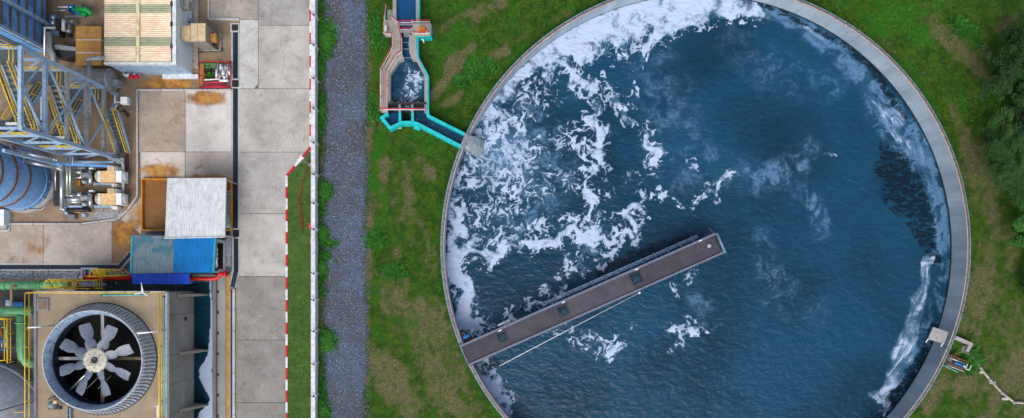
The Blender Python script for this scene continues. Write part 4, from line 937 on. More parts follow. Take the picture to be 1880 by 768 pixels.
# ---------------------------------------------------------------- white boundary wall
XB = W(584.2, 0, 0)[0]; ZF = 1.25
fw = thing('boundary_wall', 'long low white painted wall between the concrete yard and the gravel track', 'wall', (XB, 0, 0))
BR = [-30, 28, 83, 144, 199, 262, 320, 373, 421, 502, 551, 608, 668, 727, 790]
yf = lambda py, z=ZF: W(0, py, z)[1]
for a, b in zip(BR[:-1], BR[1:]):
    ya, yb = yf(a) - .015, yf(b) + .015
    MB().box(XB - .30, yb, -.05, XB, ya, ZF - .10).obj('wall_panel', 'white_paint', fw)
    MB().box(XB - .34, yb, ZF - .094, XB + .035, ya, ZF).obj('coping_stone', 'white_paint', fw)
MB().box(XB - .28, yf(795), -.04, XB - .02, yf(-35), ZF - .03).obj('wall_core', 'dark_steel', fw)
for a in BR[1:-1]:
    y = yf(a); m = MB(); m.beam((XB - .05, y - .08, ZF), (XB - .12, y, ZF + .28), .09); m.beam((XB - .12, y, ZF + .28), (XB - .32, y + .12, ZF + .40), .06); m.obj('wire_bracket', 'dark_steel', fw)
    MB().box(XB, y - .1, 0, XB + .1, y + .1, ZF - .08).obj('wall_pier', 'white_paint', fw)
q = W(569, 415, .8); r = thing('red_sign_box', 'pinkish red box fixed to the left side of the white wall', 'box', q); bx(566.8, 410, 572.4, 421.5, .5, .95).obj('box_body', 'sign_red', r); bx(567.2, 412, 570, 420, .95, .97).obj('box_lid', 'sign_red', r)
q = W(570.5, 444, .8); r = thing('red_sign_plate', 'narrow red plate on the white wall below the red box', 'plate', q); bx(570.2, 438.5, 572.4, 450, .5, .95).obj('plate_body', 'sign_red', r); bx(570.4, 442, 571.4, 446, .95, .965).obj('plate_mark', 'white_paint', r)
# lamp post by the kerb corner
q = W(568.5, 302.5, 0); r = thing('yard_lamp', 'white lamp post with crossed heads at the corner of the striped kerb', 'street lamp', q)
MB().tube([q, (q[0], q[1], 3.0)], [.07, .04], 8).obj('post', 'galvanised', r); MB().cyl(q, (q[0], q[1], .18), .16).obj('post_base', 'galvanised', r)
MB().beam((q[0] - .05, q[1] - .25, 3.05), (q[0] + .05, q[1] + .32, 3.05), .14).obj('lamp_head', 'lamp_white', r); MB().beam((q[0] - .28, q[1] - .1, 3.1), (q[0] + .3, q[1] + .1, 3.1), .12).obj('lamp_head', 'lamp_white', r)
# red hose lying on the verge
r = thing('garden_hose', 'reddish brown hose lying in a long loop on the narrow lawn', 'hose', W(556, 350, .1))
hp = [(569,285),(565,305),(559,325),(553,345),(549.5,362),(550,385),(553,405),(555,420),(557,421),(556.5,405),(552.5,385),(551.5,365),(553.5,345),(558,330)]
MB().tube([W(*p, .16) for p in hp], .035, 6).obj('hose', 'hose_red', r); MB().cyl(W(556, 420, .14), W(557.5, 423, .14), .06).obj('hose_end', 'dark_steel', r)

# ---------------------------------------------------------------- corrugated sheets
def corr(parent, name, pts4, z, mat, n, axis='x', amp=.035, slope=0.0, label=None, thick=.03):
    """four corners (top outline) tl,tr,br,bl. ribs repeat along axis"""
    tl, tr, b_r, bl = [Vector((*W2(*p, z), 0)) for p in pts4]; V = []; F = []; R = 2 * n
    for k in range(R + 1):
        t = k / R; h = amp * (1 if k % 2 else -1)
        a, b = (tl.lerp(tr, t), bl.lerp(b_r, t)) if axis == 'x' else (tl.lerp(bl, t), tr.lerp(b_r, t))
        for p, e in ((a, 0), (b, 1)): V.append((p.x, p.y, z + h + slope * (e if axis == 'x' else t)))
        if k: F.append((2*k-2, 2*k-1, 2*k+1, 2*k)) if True else None
    mb = MB(); mb.v = V + [(x, y, zz - thick) for x, y, zz in V]; m = len(V); mb.f = F + [(d+m, c_+m, b+m, a+m) for a, b, c_, d in F] + [(0, 1, 1+m, m), (m-2, m-2+m, m-1+m, m-1)] 
    mb.f += [(2*k, 2*k+2, 2*k+2+m, 2*k+m) for k in range(R)] + [(2*k+1, 2*k+1+m, 2*k+3+m, 2*k+3) for k in range(R)]; mb.sm = [False] * len(mb.f)
    return mb.obj(name, mat, parent, label=label)

# white canopy over the brown basin
r = thing('brown_basin', 'shallow rectangular basin with a rusty brown floor and orange rim, half under the white canopy', 'basin', W(342, 376, 0))
bx(260.5, 330, 424, 422.5, .02, .06).obj('basin_floor', 'brown_basin', r)
for a in ((259,328,425,330),(259,421.5,425,423.5),(259,330,261,421.5),(423,330,425,421.5)): bx(*a, .02, .42).obj('basin_rim', 'rust_rim', r)
r = thing('white_canopy', 'white corrugated metal canopy roof between the brown basin and the blue roofs', 'canopy', W(358, 382, 0))
xs_ = [305.5 + 36.4 * k / 1.0 for k in range(4)]
for k in range(3):
    t0, t1 = k/3, (k+1)/3; f = lambda a, b, t: (a[0] + (b[0]-a[0])*t, a[1] + (b[1]-a[1])*t)
    TL, TR, BR_, BL = (306.8,327.6), (414.6,326.8), (412,435), (302.4,437.2)
    corr(r, 'roof_sheet', [f(TL,TR,t0), f(TL,TR,t1), f(BL,BR_,t1), f(BL,BR_,t0)], 3.2 + .004*k, 'sheet_white', 11, amp=.03)
strip([W2(302, 437.8, 3.2), W2(412.4, 435.6, 3.2)], .07, 3.08, 3.3).obj('gutter', 'white_paint', r); strip([W2(414.9, 326.8, 3.2), W2(412.6, 435, 3.2)], .06, 3.08, 3.3).obj('verge_trim', 'white_paint', r)
for p in ((308,330),(412,330),(305,434),(410,433)): q = W(*p, 3.1); MB().tube([(q[0], q[1], 0), (q[0], q[1], 3.1)], .07, 8).obj('canopy_post', 'galvanised', r)
r = thing('side_awning', 'narrow grey metal lean-to along the right side of the white canopy', 'awning', W(418, 385, 0))
corr(r, 'awning_sheet', [(413.5,352),(421.5,352),(421.5,419),(413.5,419)], 1.2, 'sheet_silver', 16, 'y', .015); bx(413.5, 350, 422, 352, .9, 1.25).obj('awning_edge', 'galvanised', r)
for y in (355, 416): q = W(420.5, y, 1.1); MB().cyl((q[0], q[1], 0), (q[0], q[1], 1.15), .04).obj('awning_post', 'galvanised', r)
MB().beam(W(420, 357, 1.3), W(426, 358, 1.3), .09).obj('floodlight_arm', 'galvanised', r)
# silver and blue canopy
r = thing('blue_canopy', 'corrugated canopy roof, weathered silver on its left half and bright blue on its right', 'canopy', W(318, 467, 0))
corr(r, 'roof_sheet', [(244.6,432.5),(319,433.5),(317.2,501.4),(241.8,502)], 2.75, 'sheet_silver', 24, amp=.03, label='weathered silver half of the roof')
corr(r, 'roof_sheet', [(319.4,433.5),(395.5,437.5),(392,500.8),(317.6,501.4)], 2.77, 'sheet_blue', 24, amp=.03, label='bright blue half of the roof')
strip([W2(243.6,432.5,2.75), W2(240.8,502,2.75)], .16, 2.6, 2.84).obj('edge_flashing', 'teal_edge', r); strip([W2(395.6,437.5,2.75), W2(392,501,2.75)], .16, 2.6, 2.84).obj('edge_flashing', 'teal_edge', r)
for p in ((247,500),(391,499),(246,436),(393,440)): q = W(*p, 2.7); MB().tube([(q[0], q[1], 0), (q[0], q[1], 2.72)], .07, 8).obj('canopy_post', 'steel_blue', r)
r = thing('blue_awning', 'small bright ultramarine awning below the silver and blue canopy', 'awning', W(295, 512, 0))
corr(r, 'awning_sheet', [(242.3,502.6),(347.8,502.6),(347.4,522),(242.3,522)], 2.4, 'awning_blue', 26, amp=.02); 
for p in ((244,519),(346,519)): q = W(*p, 2.35); MB().tube([(q[0], q[1], 0), (q[0], q[1], 2.36)], .05, 6).obj('awning_post', 'awning_blue', r)
# frame with tank beside the blue canopy
r = thing('pipe_pit', 'dark open pit with white pipes at the right edge of the blue canopy', 'pit', W(405, 470, 0))
bx(400, 447, 409.5, 494, .02, .06).obj('pit_floor', 'black_void', r); bx(396, 442, 412, 446.5, .02, .35).obj('pit_wall', 'kerb_concrete', r); bx(409.8, 446.8, 412, 505, .02, .35).obj('pit_wall', 'kerb_concrete', r); bx(394, 470, 400, 505, .02, .05).obj('pit_floor', 'dark_steel', r)
for y0, y1 in ((455,462),(464,470),(472,478),(480,490)): MB().tube([W(398, y0, .5), W(398, y1, .5)], .10, 8).obj('valve', 'white_paint', r)
MB().tube([W(397.5, 452, .6), W(397.5, 492, .6)], .05, 6).obj('pipe', 'silver', r)

# ---------------------------------------------------------------- control building
ZR = 3.6
cb = thing('control_building', 'flat building with cream and green striped corrugated roof and pale blue walls', 'building', W(255, 50, 0))
a = W(190.5, 116.5, ZR); b = W(322, -110, ZR)
def wb(x0, y0, x1, y1, z0, z1, nm, mat, lab=None): MB().box(x0, y0, z0, x1, y1, z1).obj(nm, mat, cb, label=lab)
wb(a[0] + .1, a[1] + .06, b[0] - .05, b[1], 0, ZR - .3, 'wall_core', 'wall_blue_white')
ky = a[1] + .06; X0, X1 = a[0] + .1, b[0] - .05
for k in range(4): wb(X0 + (X1-X0)*k/4 + .012, ky - .05, X0 + (X1-X0)*(k+1)/4 - .012, ky - .002, 0, ZR - .12, 'wall_panel', 'steel_blue')
for k in range(4): yy0 = ky + 2.6 * k; wb(X1 + .002, yy0 + .012, X1 + .05, yy0 + 2.588, 0, ZR - .12, 'wall_panel', 'wall_blue_white')
BANDS = [(-100,8,'roof_cream'),(8,23,'roof_green'),(23,68,'roof_cream'),(68,84,'roof_green'),(84,114,'roof_cream')]
for x0, x1, sl in ((191.5, 249.5, 0), (256, 314, 0)):
    for y0, y1, mt in BANDS: corr(cb, 'roof_sheet', [(x0, y0+.15), (x1, y0+.15), (x1, y1-.15), (x0, y1-.15)], ZR, mt, max(4, round((y1-y0)/3.4)), 'y', .05)
for y0, y1 in ((-100,-2),(-1.4,35),(35.8,113.5)): bx(249.8, y0, 255.6, y1, ZR - .1, ZR + .16).obj('ridge_cap', 'ridge_cream', cb)
bx(316.5, -100, 323, 114.5, ZR - .3, ZR + .12).obj('parapet', 'white_paint', cb); bx(190.5, 114.5, 323, 118, ZR - .3, ZR + .12).obj('parapet', 'white_paint', cb)
wb(X1 + .052, ky + .5, X1 + .6, b[1], 0, .25, 'plinth', 'cream_strip'); wb(X0 + 3.4, ky - .45, X1 + .6, ky - .052, 0, .25, 'plinth', 'white_paint')
for y in (8, 45, 86): q = W(315, y, ZR + .1); MB().box(q[0]-.07, q[1]-.18, ZR, q[0]+.1, q[1]+.18, ZR + .22).obj('gutter_bracket', 'dark_steel', cb)
q = W(241, 139, .9); r = thing('door_hood', 'small white ledge with two red domes on the front wall of the striped building', 'alarm ledge', (q[0], q[1], .5))
pr([(224,135.5),(253,135.5),(258,141),(229,141)], .6, .75).obj('ledge', 'white_paint', r)
for x in (240, 250): c_ = W(x, 140.5, .9); MB().lathe(c_, [(.24, .76), (.24, .86), (.17, .96), (.01, 1.0)], 12).obj('red_dome', 'kerb_red', r)
for x in (231, 240.5): c_ = W(x, 133.5, 1.4); MB().cyl(c_, (c_[0], c_[1] - .12, 1.4), .11, None, 10).obj('red_plug', 'red_line', r)
# air conditioning on the right wall
q = W(366, 62, 0); r = thing('air_handler', 'large tan box air handling unit with duct on the right of the striped roof building', 'air conditioner', q)
x0, y0 = W2(350, 43, 2.7); x1, y1 = W2(377, 76, 2.7); MB().box(x0, y1, .25, x1, y0, 2.66).obj('casing', 'tan_side', r)
bx(349.8, 43, 362.6, 76, 2.664, 2.72).obj('top_panel', 'tan_paint', r); bx(363.2, 43, 377.2, 76, 2.664, 2.72).obj('top_panel', 'tan_paint', r); bx(332, 47.5, 349, 74, 2.2, 2.62).obj('duct', 'tan_paint', r, label='browner duct joining the wall')
MB().box(x1 - .0, (y0+y1)/2 - .45, 1.2, x1 + .5, (y0+y1)/2 + .25, 1.7).obj('intake', 'ochre', r); MB().box(x0 + .1, y1 - .08, 0, x1 + .35, y1 + .05, .25).obj('base_rail', 'galvanised', r); MB().box(x1 + .3, y1, 0, x1 + .42, y0, .25).obj('base_rail', 'galvanised', r)
for k in range(5): MB().box(x1, y1 + .15, .5 + .14*k, x1 + .03, y0 - .15, .57 + .14*k).obj('louvre', 'dark_steel', r)
MB().tube([(x1 + .4, y1 + .3, .15), (x1 + .55, y1 - .1, .15), (x0 + .2, y1 - .15, .15), (x0 - 1.0, y1 - .2, .15)], .035, 6).obj('pipe', 'dark_steel', r)
q = W(340, 8, 2.2); r = thing('wall_unit', 'small grey unit fixed high on the right wall of the striped roof building', 'ventilator', (q[0], q[1], 1.8)); bx(331, -2, 334.5, 12, 1.9, 2.75).obj('back_plate', 'galvanised', r); bx(335, 0, 346.5, 16, 1.9, 2.5).obj('unit_casing', 'tan_side', r); MB().tube([W(337, 17, 2.2), W(337, 20, 1.6), W(344, 26, .8)], .05, 6).obj('drain_pipe', 'dark_steel', r)
q = W(344, 35, .8); r = thing('wall_locker', 'small pale blue locker against the right wall below the grey unit', 'locker', (q[0], q[1], 0)); bx(341.5, 31, 347, 38.5, .26, 1.3).obj('locker_body', 'steel_blue', r); bx(342, 38.6, 347, 39.6, .3, 1.2).obj('locker_door', 'dark_steel', r)

# ---------------------------------------------------------------- red steel cage with materials
r = thing('storage_cage', 'open red steel pallet cage standing on the yard beside the drain', 'pallet cage', W(395, 140, 0))
zc = .9
for a in ((366,113,424,113),(366,113,366,161),(366,161,424,161),(424,113,424,161)): MB().tube([W(a[0],a[1],zc), W(a[2],a[3],zc)], .045, 6).obj('top_bar', 'rail_red', r)
for a in ((366,113),(424,113),(366,161),(424,161),(395,113),(366,137),(395,161)): q = W(*a, zc); MB().tube([(q[0], q[1], .02), (q[0], q[1], zc)], .04, 6).obj('corner_post', 'red_line', r)
bx(364, 159, 424, 164, .02, .12).obj('floor_board', 'red_line', r); bx(372, 113, 424, 117, .02, .12).obj('floor_board', 'rust', r); bx(369, 118, 374.5, 153, .02, .12).obj('floor_board', 'orange_steel', r)
lr = thing('green_ladder', 'bright green ladder section lying in the red cage', 'ladder', W(385, 121, .5), )
for y in (117.5, 124): MB().tube([W(371, y, .5), W(398, y, .5)], .045, 6).obj('ladder_rail', 'green_bright', lr)
for x in (374, 380, 386.5, 392): MB().tube([W(x, 117.5, .5), W(x, 124, .5)], .035, 6).obj('rung', 'green_bright', lr)
cans = [(397,113,402,137),(403,118,407,131),(395.5,128,400,144),(401,133,406,145),(406.5,122,410.5,136),(411.5,121.5,415,134),(415.5,117,419,130),(407,129,412.5,141),(413,131,418,146),(419.5,121.5,423,140),(410,138,414,149),(403,146,419,150.5),(400.5,138,405,150),(418,128,421,137)]
CANL = ['tall silver fitting at the top left of the pile in the red cage', 'silver fitting second along the top of the pile in the red cage', 'silver fitting lying outermost on the left of the pile in the cage', 'silver fitting just inside the outermost left one of the pile',
        'silver fitting in the upper middle of the pile in the red cage', 'silver fitting right of the upper middle one in the pile', 'silver fitting at the top right of the pile below the ladder end', 'wide silver fitting at the centre of the pile in the red cage',
        'long silver fitting right of the centre of the pile', 'silver fitting touching the right bar of the red cage', 'short silver fitting low in the middle of the pile', 'silver fitting lying crosswise along the bottom of the pile', 'silver fitting at the lower left of the pile, above the white bar', 'small silver fitting wedged low beside the right cage bar']
ORD = ['topmost', 'second from the top', 'third from the top', 'middle', 'third from the bottom', 'second from the bottom', 'bottom']
for k, a in enumerate(cans):
    q = W((a[0]+a[2])/2, (a[1]+a[3])/2, .3)
    t = thing('steel_pipe_fitting', CANL[k], 'pipe fitting', (q[0], q[1], .2), 'silver fittings piled in the red cage')
    z = .35 + .12 * (k % 4); mx = (a[0]+a[2])/2; my = (a[1]+a[3])/2
    if a[2]-a[0] > a[3]-a[1]: MB().tube([W(a[0], my, z), W(a[2], my, z)], L(a[3]-a[1])/2, 10).obj('body', 'wall_blue_white', t); MB().tube([W(a[0]+1, my, z), W(a[0]+2, my, z)], L(a[3]-a[1])/2 + .025, 10).obj('collar', 'lamp_white', t)
    else: MB().tube([W(mx, a[1], z), W(mx, a[3], z)], L(a[2]-a[0])/2, 10).obj('body', 'wall_blue_white' if k % 3 else 'silver', t); MB().tube([W(mx, a[3]-2, z), W(mx, a[3]-.6, z)], L(a[2]-a[0])/2 + .025, 10).obj('collar', 'rail_red', t)
for k in range(7):
    y = 149.5 + 1.9 * k; t = thing('scaffold_tube', 'dark red tube, %s of the bundle at the cage bottom' % ORD[k], 'steel tube', W(400, y, .3), 'dark red tubes along the bottom of the cage')
    MB().tube([W(371 + (k*7) % 5, y + (k % 3), .45 + .05*(k % 2)), W(410 + (k*5) % 9, y - (k % 2), .45)], .065, 6).obj('tube', 'sign_red' if k % 3 else 'red_line', t)
r = thing('white_lath', 'white bar lying across the middle of the red cage', 'bar', W(388, 146.5, .6)); MB().beam(W(375, 147.2, .62), W(402, 145.6, .62), .09).obj('lath', 'lamp_white', r)
px = rg.normal(386, 5, 260); py = rg.normal(135, 5, 260); tag(scatter_stones('scrap_heap', (px-NX)/20, -(py-NY)/20, .1, .05, .14, 'dark_steel'), 'heap of small dark scrap in the middle of the red cage', 'scrap')
px = rg.normal(388, 2, 6); py = rg.normal(139, 2, 6); tag(blades('cage_weed', px, py, .2, .4, 'weed', 6, .08, .15), 'small green weed growing through the scrap in the red cage', 'weeds')

# ---------------------------------------------------------------- tan enclosure, ribbed drum, ducts between tower and building
r = thing('insulated_cover', 'ochre tan cover of three flat panels left of the striped roof building', 'cover', W(163, 84, 0))
for y0, y1 in ((48.5,72.4),(74,96),(97.5,120.5)): bx(139, y0, 186, y1, 1.2, 1.8).obj('panel', 'ochre', r)
for y in (72.6, 96.3): bx(139, y, 186, y + 1.1, 1.2, 1.86).obj('joint_strip', 'white_paint', r)
x0, y0 = W2(140, 50, 1.2); x1, y1 = W2(185, 119, 1.2); MB().box(x0, y1, 0, x1, y0, 1.2).obj('casing', 'tan_side', r)
r = thing('ribbed_drum', 'grey ribbed horizontal drum beside the stair tower top right', 'drum', W(180, 148, 0))
MB().tube([W(148, 148, 1.6), W(203, 148, 1.6)], 1.0, 28).obj('shell', 'galvanised', r)
for k in range(13): x = 165 + 3.0 * k; MB().tube([W(x, 148, 1.6), W(x + .9, 148, 1.6)], 1.035, 28).obj('hoop', 'tan_side', r)
MB().tube([W(203, 148, 1.6), W(205, 148, 1.6)], [1.06, 1.02], 28).obj('end_flange', 'galvanised', r); bx(204, 146, 216, 157, .8, 1.7).obj('terminal_box', 'pale_roof', r); bx(150, 138, 200, 158, 0, .5).obj('saddle', 'dark_steel', r)
MB().tube([W(216, 150, 1.0), W(220, 151, .9)], .08, 6).obj('cable_gland', 'galvanised', r)
r = thing('elbow_pipe', 'thick grey pipe elbow rising over the ribbed drum towards the building', 'pipe', W(163, 150, 0))
MB().tube([W(163, 215, 4.6), W(163, 113, 4.0)], .18, 10).obj('riser', 'galvanised', r); MB().tube([W(162.5, 113, 4.0), W(163.5, 108, 4.0), W(190, 107, 4.0)], .18, 10).obj('elbow', 'galvanised', r)
r = thing('grey_duct', 'wide dark grey bent duct beside the ochre cover', 'duct', W(118, 95, 0))
MB().prism([W2(95,78,1.5), W2(105,84,1.5), W2(139,84,1.5), W2(139,101,1.5), W2(118,108,1.5), W2(96,103,1.5)], .3, 1.4).obj('duct_body', 'dark_steel', r, label='curved duct body'); MB().prism([W2(97,81,1.6), W2(138,86,1.6), W2(138,93,1.6), W2(97,90,1.6)], 1.42, 1.5).obj('duct_seam', 'galvanised', r)
MB().tube([W(90, 60, 1.8), W(91, 90, 1.8), W(99, 104, 1.8), W(101, 125, 1.8)], .26, 8).obj('duct_branch', 'galvanised', r)
r = thing('tall_post', 'thin pale vertical frame standing between the blue hopper and the pumps', 'post', W(83, 80, 0)); MB().tube([W(82, 108, 3.5), W(82, 51, 3.5), W(102, 51.5, 3.5)], .11, 8).obj('post', 'silver', r); q = W(82, 108, 3.5); MB().tube([(q[0], q[1], 0), q], .09, 8).obj('leg', 'galvanised', r)
r = thing('white_post', 'short white vertical pipe right of the three cylinder pump', 'post', W(117, 46, 0)); MB().tube([W(116.5, 36, 1.2), W(116.5, 57, 1.2)], .16, 10).obj('pipe', 'white_paint', r); MB().box(*W2(114,57,.6), 0, *W2(119,53,.6), 1.0).obj('stand', 'dark_steel', r)
r = thing('cylinder_pump', 'grey pump with three pale cylinder heads at the foot of the blue hopper', 'pump', W(98, 46, 0))
for y0, y1 in ((29,36),(38,46.5),(50,57)): MB().tube([W(93.5, (y0+y1)/2, 1.1), W(101.5, (y0+y1)/2, 1.1)], L(y1-y0)/2, 12).obj('cylinder_head', 'silver', r)
bx(102, 34, 110, 64, .1, .9).obj('pump_block', 'dark_steel', r); bx(91, 27, 104, 60, .05, .5).obj('pump_base', 'vessel_blue', r); MB().tube([W(96, 60, .9), W(108, 62, .9)], .22, 10).obj('discharge', 'steel_blue', r)
r = thing('small_motor_row', 'row of small grey motors and valves left of the ochre cover', 'motor', W(130, 50, 0))
bx(128, 36.5, 134.5, 42, .2, .9).obj('motor', 'silver', r); MB().tube([W(126.5, 44, .6), W(126.5, 52, .6)], .14, 8).obj('valve', 'silver', r); MB().tube([W(126, 54, .7), W(126, 60, .7)], .24, 12).obj('motor', 'galvanised', r); bx(122, 61, 129, 66, .1, .5).obj('base', 'dark_steel', r); bx(110, 39, 127, 41, .3, .5).obj('pipe_rail', 'galvanised', r)
r = thing('green_pump', 'bright green pump with blue frame on the brown floor above the ochre cover', 'pump', W(145, 20, 0))
MB().tube([W(134, 17, .8), W(158, 17.5, .8), W(166, 24, .8), W(171, 27, .7)], [.22, .24, .22, .16], 10).obj('pump_body', 'green_bright', r); MB().tube([W(147, 25, .6), W(160, 27, .6)], .2, 10).obj('volute', 'green_bright', r)
for x in (124, 131): bx(x, 8, x + 2.5, 21, .3, 1.0).obj('frame', 'machine_blue', r)
MB().tube([W(107, 13, .9), W(133, 13.3, .9)], .07, 6).obj('rail', 'lamp_white', r); MB().tube([W(96, 18.5, .6), W(124, 19.5, .6)], .07, 6).obj('rail', 'silver', r); bx(119, 28, 155, 32, .1, .3).obj('skid', 'pale_roof', r); bx(133, 9, 150, 12.5, .2, .7).obj('gearbox', 'tan_side', r); MB().tube([W(135, 21, .5), W(148, 27, .5)], .15, 8).obj('pipe', 'machine_blue', r)

# ---------------------------------------------------------------- tall blue hopper (its east face is seen from above)
hx = W(94, 0, 0)[0]; y_s = (NY - 101) / 20; y_n = 36
r = thing('blue_hopper', 'tall blue steel housing with brown stiffener ribs at the top left', 'steel housing', (hx - 3, (y_s + y_n)/2, 0))
MB().box(hx - 7, y_s, .8, hx, y_n, 8.6).obj('housing', 'hopper_blue', r)
for k in range(8): z = 1.3 + 1.05 * k; MB().box(hx, y_s + .02, z, hx + .14, y_n, z + .14).obj('stiffener', 'brown_beam', r)
for y in (y_s, y_s + 2.35, y_s + 5.1): MB().box(hx + .142, y, .8, hx + .42, y + .28, 8.6).obj('column', 'steel_blue', r)
for k in range(5): MB().box(hx - 5 + k, y_s - .14, .8, hx - 4.86 + k, y_s, 8.6).obj('stiffener', 'brown_beam', r)
for y in (y_s + .3, y_s + 8): MB().tube([(hx - .3, y, 0), (hx - .3, y, .8)], .16, 8).obj('leg', 'steel_blue', r)
MB().beam((hx + .4, y_s - .9, .5), (hx + .6, y_s - 1.0, 8), .3).obj('lower_beam', 'galvanised', r)

# ---------------------------------------------------------------- blue round vessel
vc = W(42, 331, 0); vR = L(54)
r = thing('blue_vessel', 'tall round pale blue tank with rusty hoops at the left edge', 'storage tank', vc)
MB().lathe(vc, [(vR, .1), (vR, 9.0), (vR * .6, 9.5), (0.01, 9.7)], 64).obj('shell', 'vessel_blue', r)
for z in (.7, 3.0, 4.7, 6.5): MB().lathe(vc, [(vR, z), (vR + .09, z + .02), (vR + .09, z + .16), (vR, z + .18)], 64, smooth=False).obj('hoop', 'rust' if z > 1 else 'vessel_blue', r)
MB().lathe(vc, [(vR + .35, 0), (vR + .35, .1), (vR, .12)], 48).obj('foundation', 'wall_concrete', r)
for k in range(5): a_ = -1.3 + .62 * k; MB().box(vc[0] + (vR + .02) * math.cos(a_) - .05, vc[1] + (vR + .02) * math.sin(a_) - .05, 0, vc[0] + (vR + .02) * math.cos(a_) + .08, vc[1] + (vR + .02) * math.sin(a_) + .08, .5).obj('anchor_chair', 'steel_blue', r)
# insulated pipes in front of it
def pipe(name, lab, pts, rad, mat='silver', seg=10, flanges=(), joint='pipe_joint'):
    r = thing(name, lab, 'pipe', W(*pts[0][:2], 0)); P = [W(*p) for p in pts]
    for a, b in zip(P[:-1], P[1:]): MB().tube([a, b], rad, seg).obj('pipe_length', mat, r)
    for p in P[1:-1]: MB().lathe((p[0], p[1]), [(0.002, p[2] - rad*1.12), (rad * .8, p[2] - rad*.8), (rad*1.15, p[2]), (rad * .8, p[2] + rad*.8), (0.002, p[2] + rad*1.12)], 10).obj('elbow', mat, r)
    return r
pipe('insulated_pipe', 'upper silver pipe curving across the top of the blue vessel', [(-20,259,5),(18,268,4.2),(22,276,4),(100,293,2.6),(111,295,2.4),(112,308,2.2)], .15)
pipe('insulated_pipe', 'lower silver pipe bending down beside the pumps from the blue vessel', [(43,279,4),(43,296,3.6),(106,308.5,2.2),(113,311,2.0),(113.5,383,1.2),(121,386,1.0)], .17)
pipe('insulated_pipe', 'left of the two thin upright silver pipes under the tower frame', [(123,285,2.2),(123.5,359,1.4),(140,360,1.2)], .09, seg=8); pipe('insulated_pipe', 'right of the two thin upright silver pipes under the tower frame', [(128.5,286,2.2),(129,356,1.4)], .085, seg=8)
pipe('insulated_pipe', 'short silver pipe right of the thin upright pair', [(133,287,2.2),(133.4,314,1.4)], .085, seg=8); pipe('insulated_pipe', 'thin silver pipe left of the long bent one beside the vessel', [(101.5,295,1.6),(102,350,1.0)], .07, seg=8)

# ---------------------------------------------------------------- stair tower
XE, YN, YS, XW = -34.6, 16.6, 10.75, -38.3
ZL = [0, 2.3, 5.05, 7.7, 10.5, 13.3]
tw = thing('stair_tower', 'tall pale blue steel stair tower with yellow handrails', 'stair tower', ((XE+XW)/2, (YN+YS)/2, 0))
for x, y in ((XE, YN), (XE, YS), (XW, YN), (XW, YS)): MB().beam((x, y, 0), (x, y, 13.4), .30).obj('column', 'steel_blue', tw)
for k, z in enumerate(ZL[1:]):
    MB().beam((XE, YS + .15, z), (XE, YN - .15, z), .26, .3).obj('beam', 'galvanised' if k < 3 else 'steel_blue', tw)
    MB().beam((XW, YS + .15, z), (XW, YN - .15, z), .2).obj('beam', 'steel_blue', tw)
    for y in (YN, YS): MB().beam((XW + .15, y, z), (XE - .15, y, z), .18).obj('beam', 'steel_blue', tw)
mid = (YN + YS) / 2
for k in range(5):
    z0, z1 = ZL[k], ZL[k+1]
    for ye in (YN - .2, YS + .2):
        if k in (0, 2, 4): MB().beam((XE + .05, ye, z0 + .2), (XE + .05, mid, z1 - .1), .13).obj('brace', 'steel_blue', tw)
        else: MB().beam((XE + .05, mid, z0 + .1), (XE + .05, ye, z1 - .1), .13).obj('brace', 'steel_blue', tw)
    MB().beam((XW, YS + .2, z0), (XW, YN - .2, z1), .1).obj('brace', 'dark_steel', tw)
    MB().beam((XW + .3, YN, z0), (XE - .3, YN, z1), .1).obj('brace', 'steel_blue', tw); MB().beam((XW + .3, YS, z0), (XE - .3, YS, z1), .1).obj('brace', 'steel_blue', tw)
tread = MB().box(-.5, -.13, -.02, .5, .13, .02).mesh('tread', M['grating'])
def flight(xc, ya, za, yb, zb, w_=1.0):
    nst = 11; base = world_loc(tw)
    for q in range(nst):
        t = (q + .5) / nst; o = bpy.data.objects.new('tread', tread); C.objects.link(o); o.parent = tw; o.location = Vector((xc, ya + (yb-ya)*t, za + (zb-za)*t)) - base
    for s in (-1, 1):
        x = xc + s * w_ / 2
        MB().beam((x, ya, za - .05), (x, yb, zb - .05), .08, .26).obj('stringer', 'steel_blue', tw)
        MB().tube([(x, ya, za + .95), (x, yb, zb + .95)], .042, 6).obj('handrail', 'rail_yellow', tw); MB().tube([(x, ya, za + .5), (x, yb, zb + .5)], .032, 6).obj('handrail', 'rail_yellow', tw)
        for f in (0, .33, .67, 1): y = ya + (yb-ya)*f; z = za + (zb-za)*f; MB().tube([(x, y, z), (x, y, z + .95)], .032, 6).obj('rail_post', 'rail_yellow', tw)
for k in range(5):
    z0, z1 = ZL[k], ZL[k+1]; xc = XE - .85 if k % 2 == 0 else XE - 2.2
    ya, yb = (YS + .3, YN - 1.2) if k % 2 == 0 else (YN - 1.2, YS + 1.2)
    if k == 0: xc = XE + .7; ya, yb = W(0, 282, 0)[1], YN - 2.0
    flight(xc, ya, z0, yb, z1)
    ys0, ys1 = (YN - 1.2, YN) if yb > ya else (YS, YS + 1.2)
    MB().box(XW + .2, ys0, z1 - .08, XE + (.1 if k == 0 else -.2), ys1, z1 - .02).obj('landing', 'grating', tw)
    yy_ = YN - .05 if yb > ya else YS + .05
    for h in (.5, .95): MB().tube([(XW + .3, yy_, z1 + h), (XE - .25, yy_, z1 + h)], .035, 6).obj('handrail', 'rail_yellow', tw); MB().tube([(XE - .22, ys0, z1 + h), (XE - .22, ys1, z1 + h)], .035, 6).obj('handrail', 'rail_yellow', tw)
    for x in (XW + .3, XW + 1.3, XW + 2.3, XE - .25): MB().tube([(x, yy_, z1), (x, yy_, z1 + .95)], .03, 6).obj('rail_post', 'rail_yellow', tw)
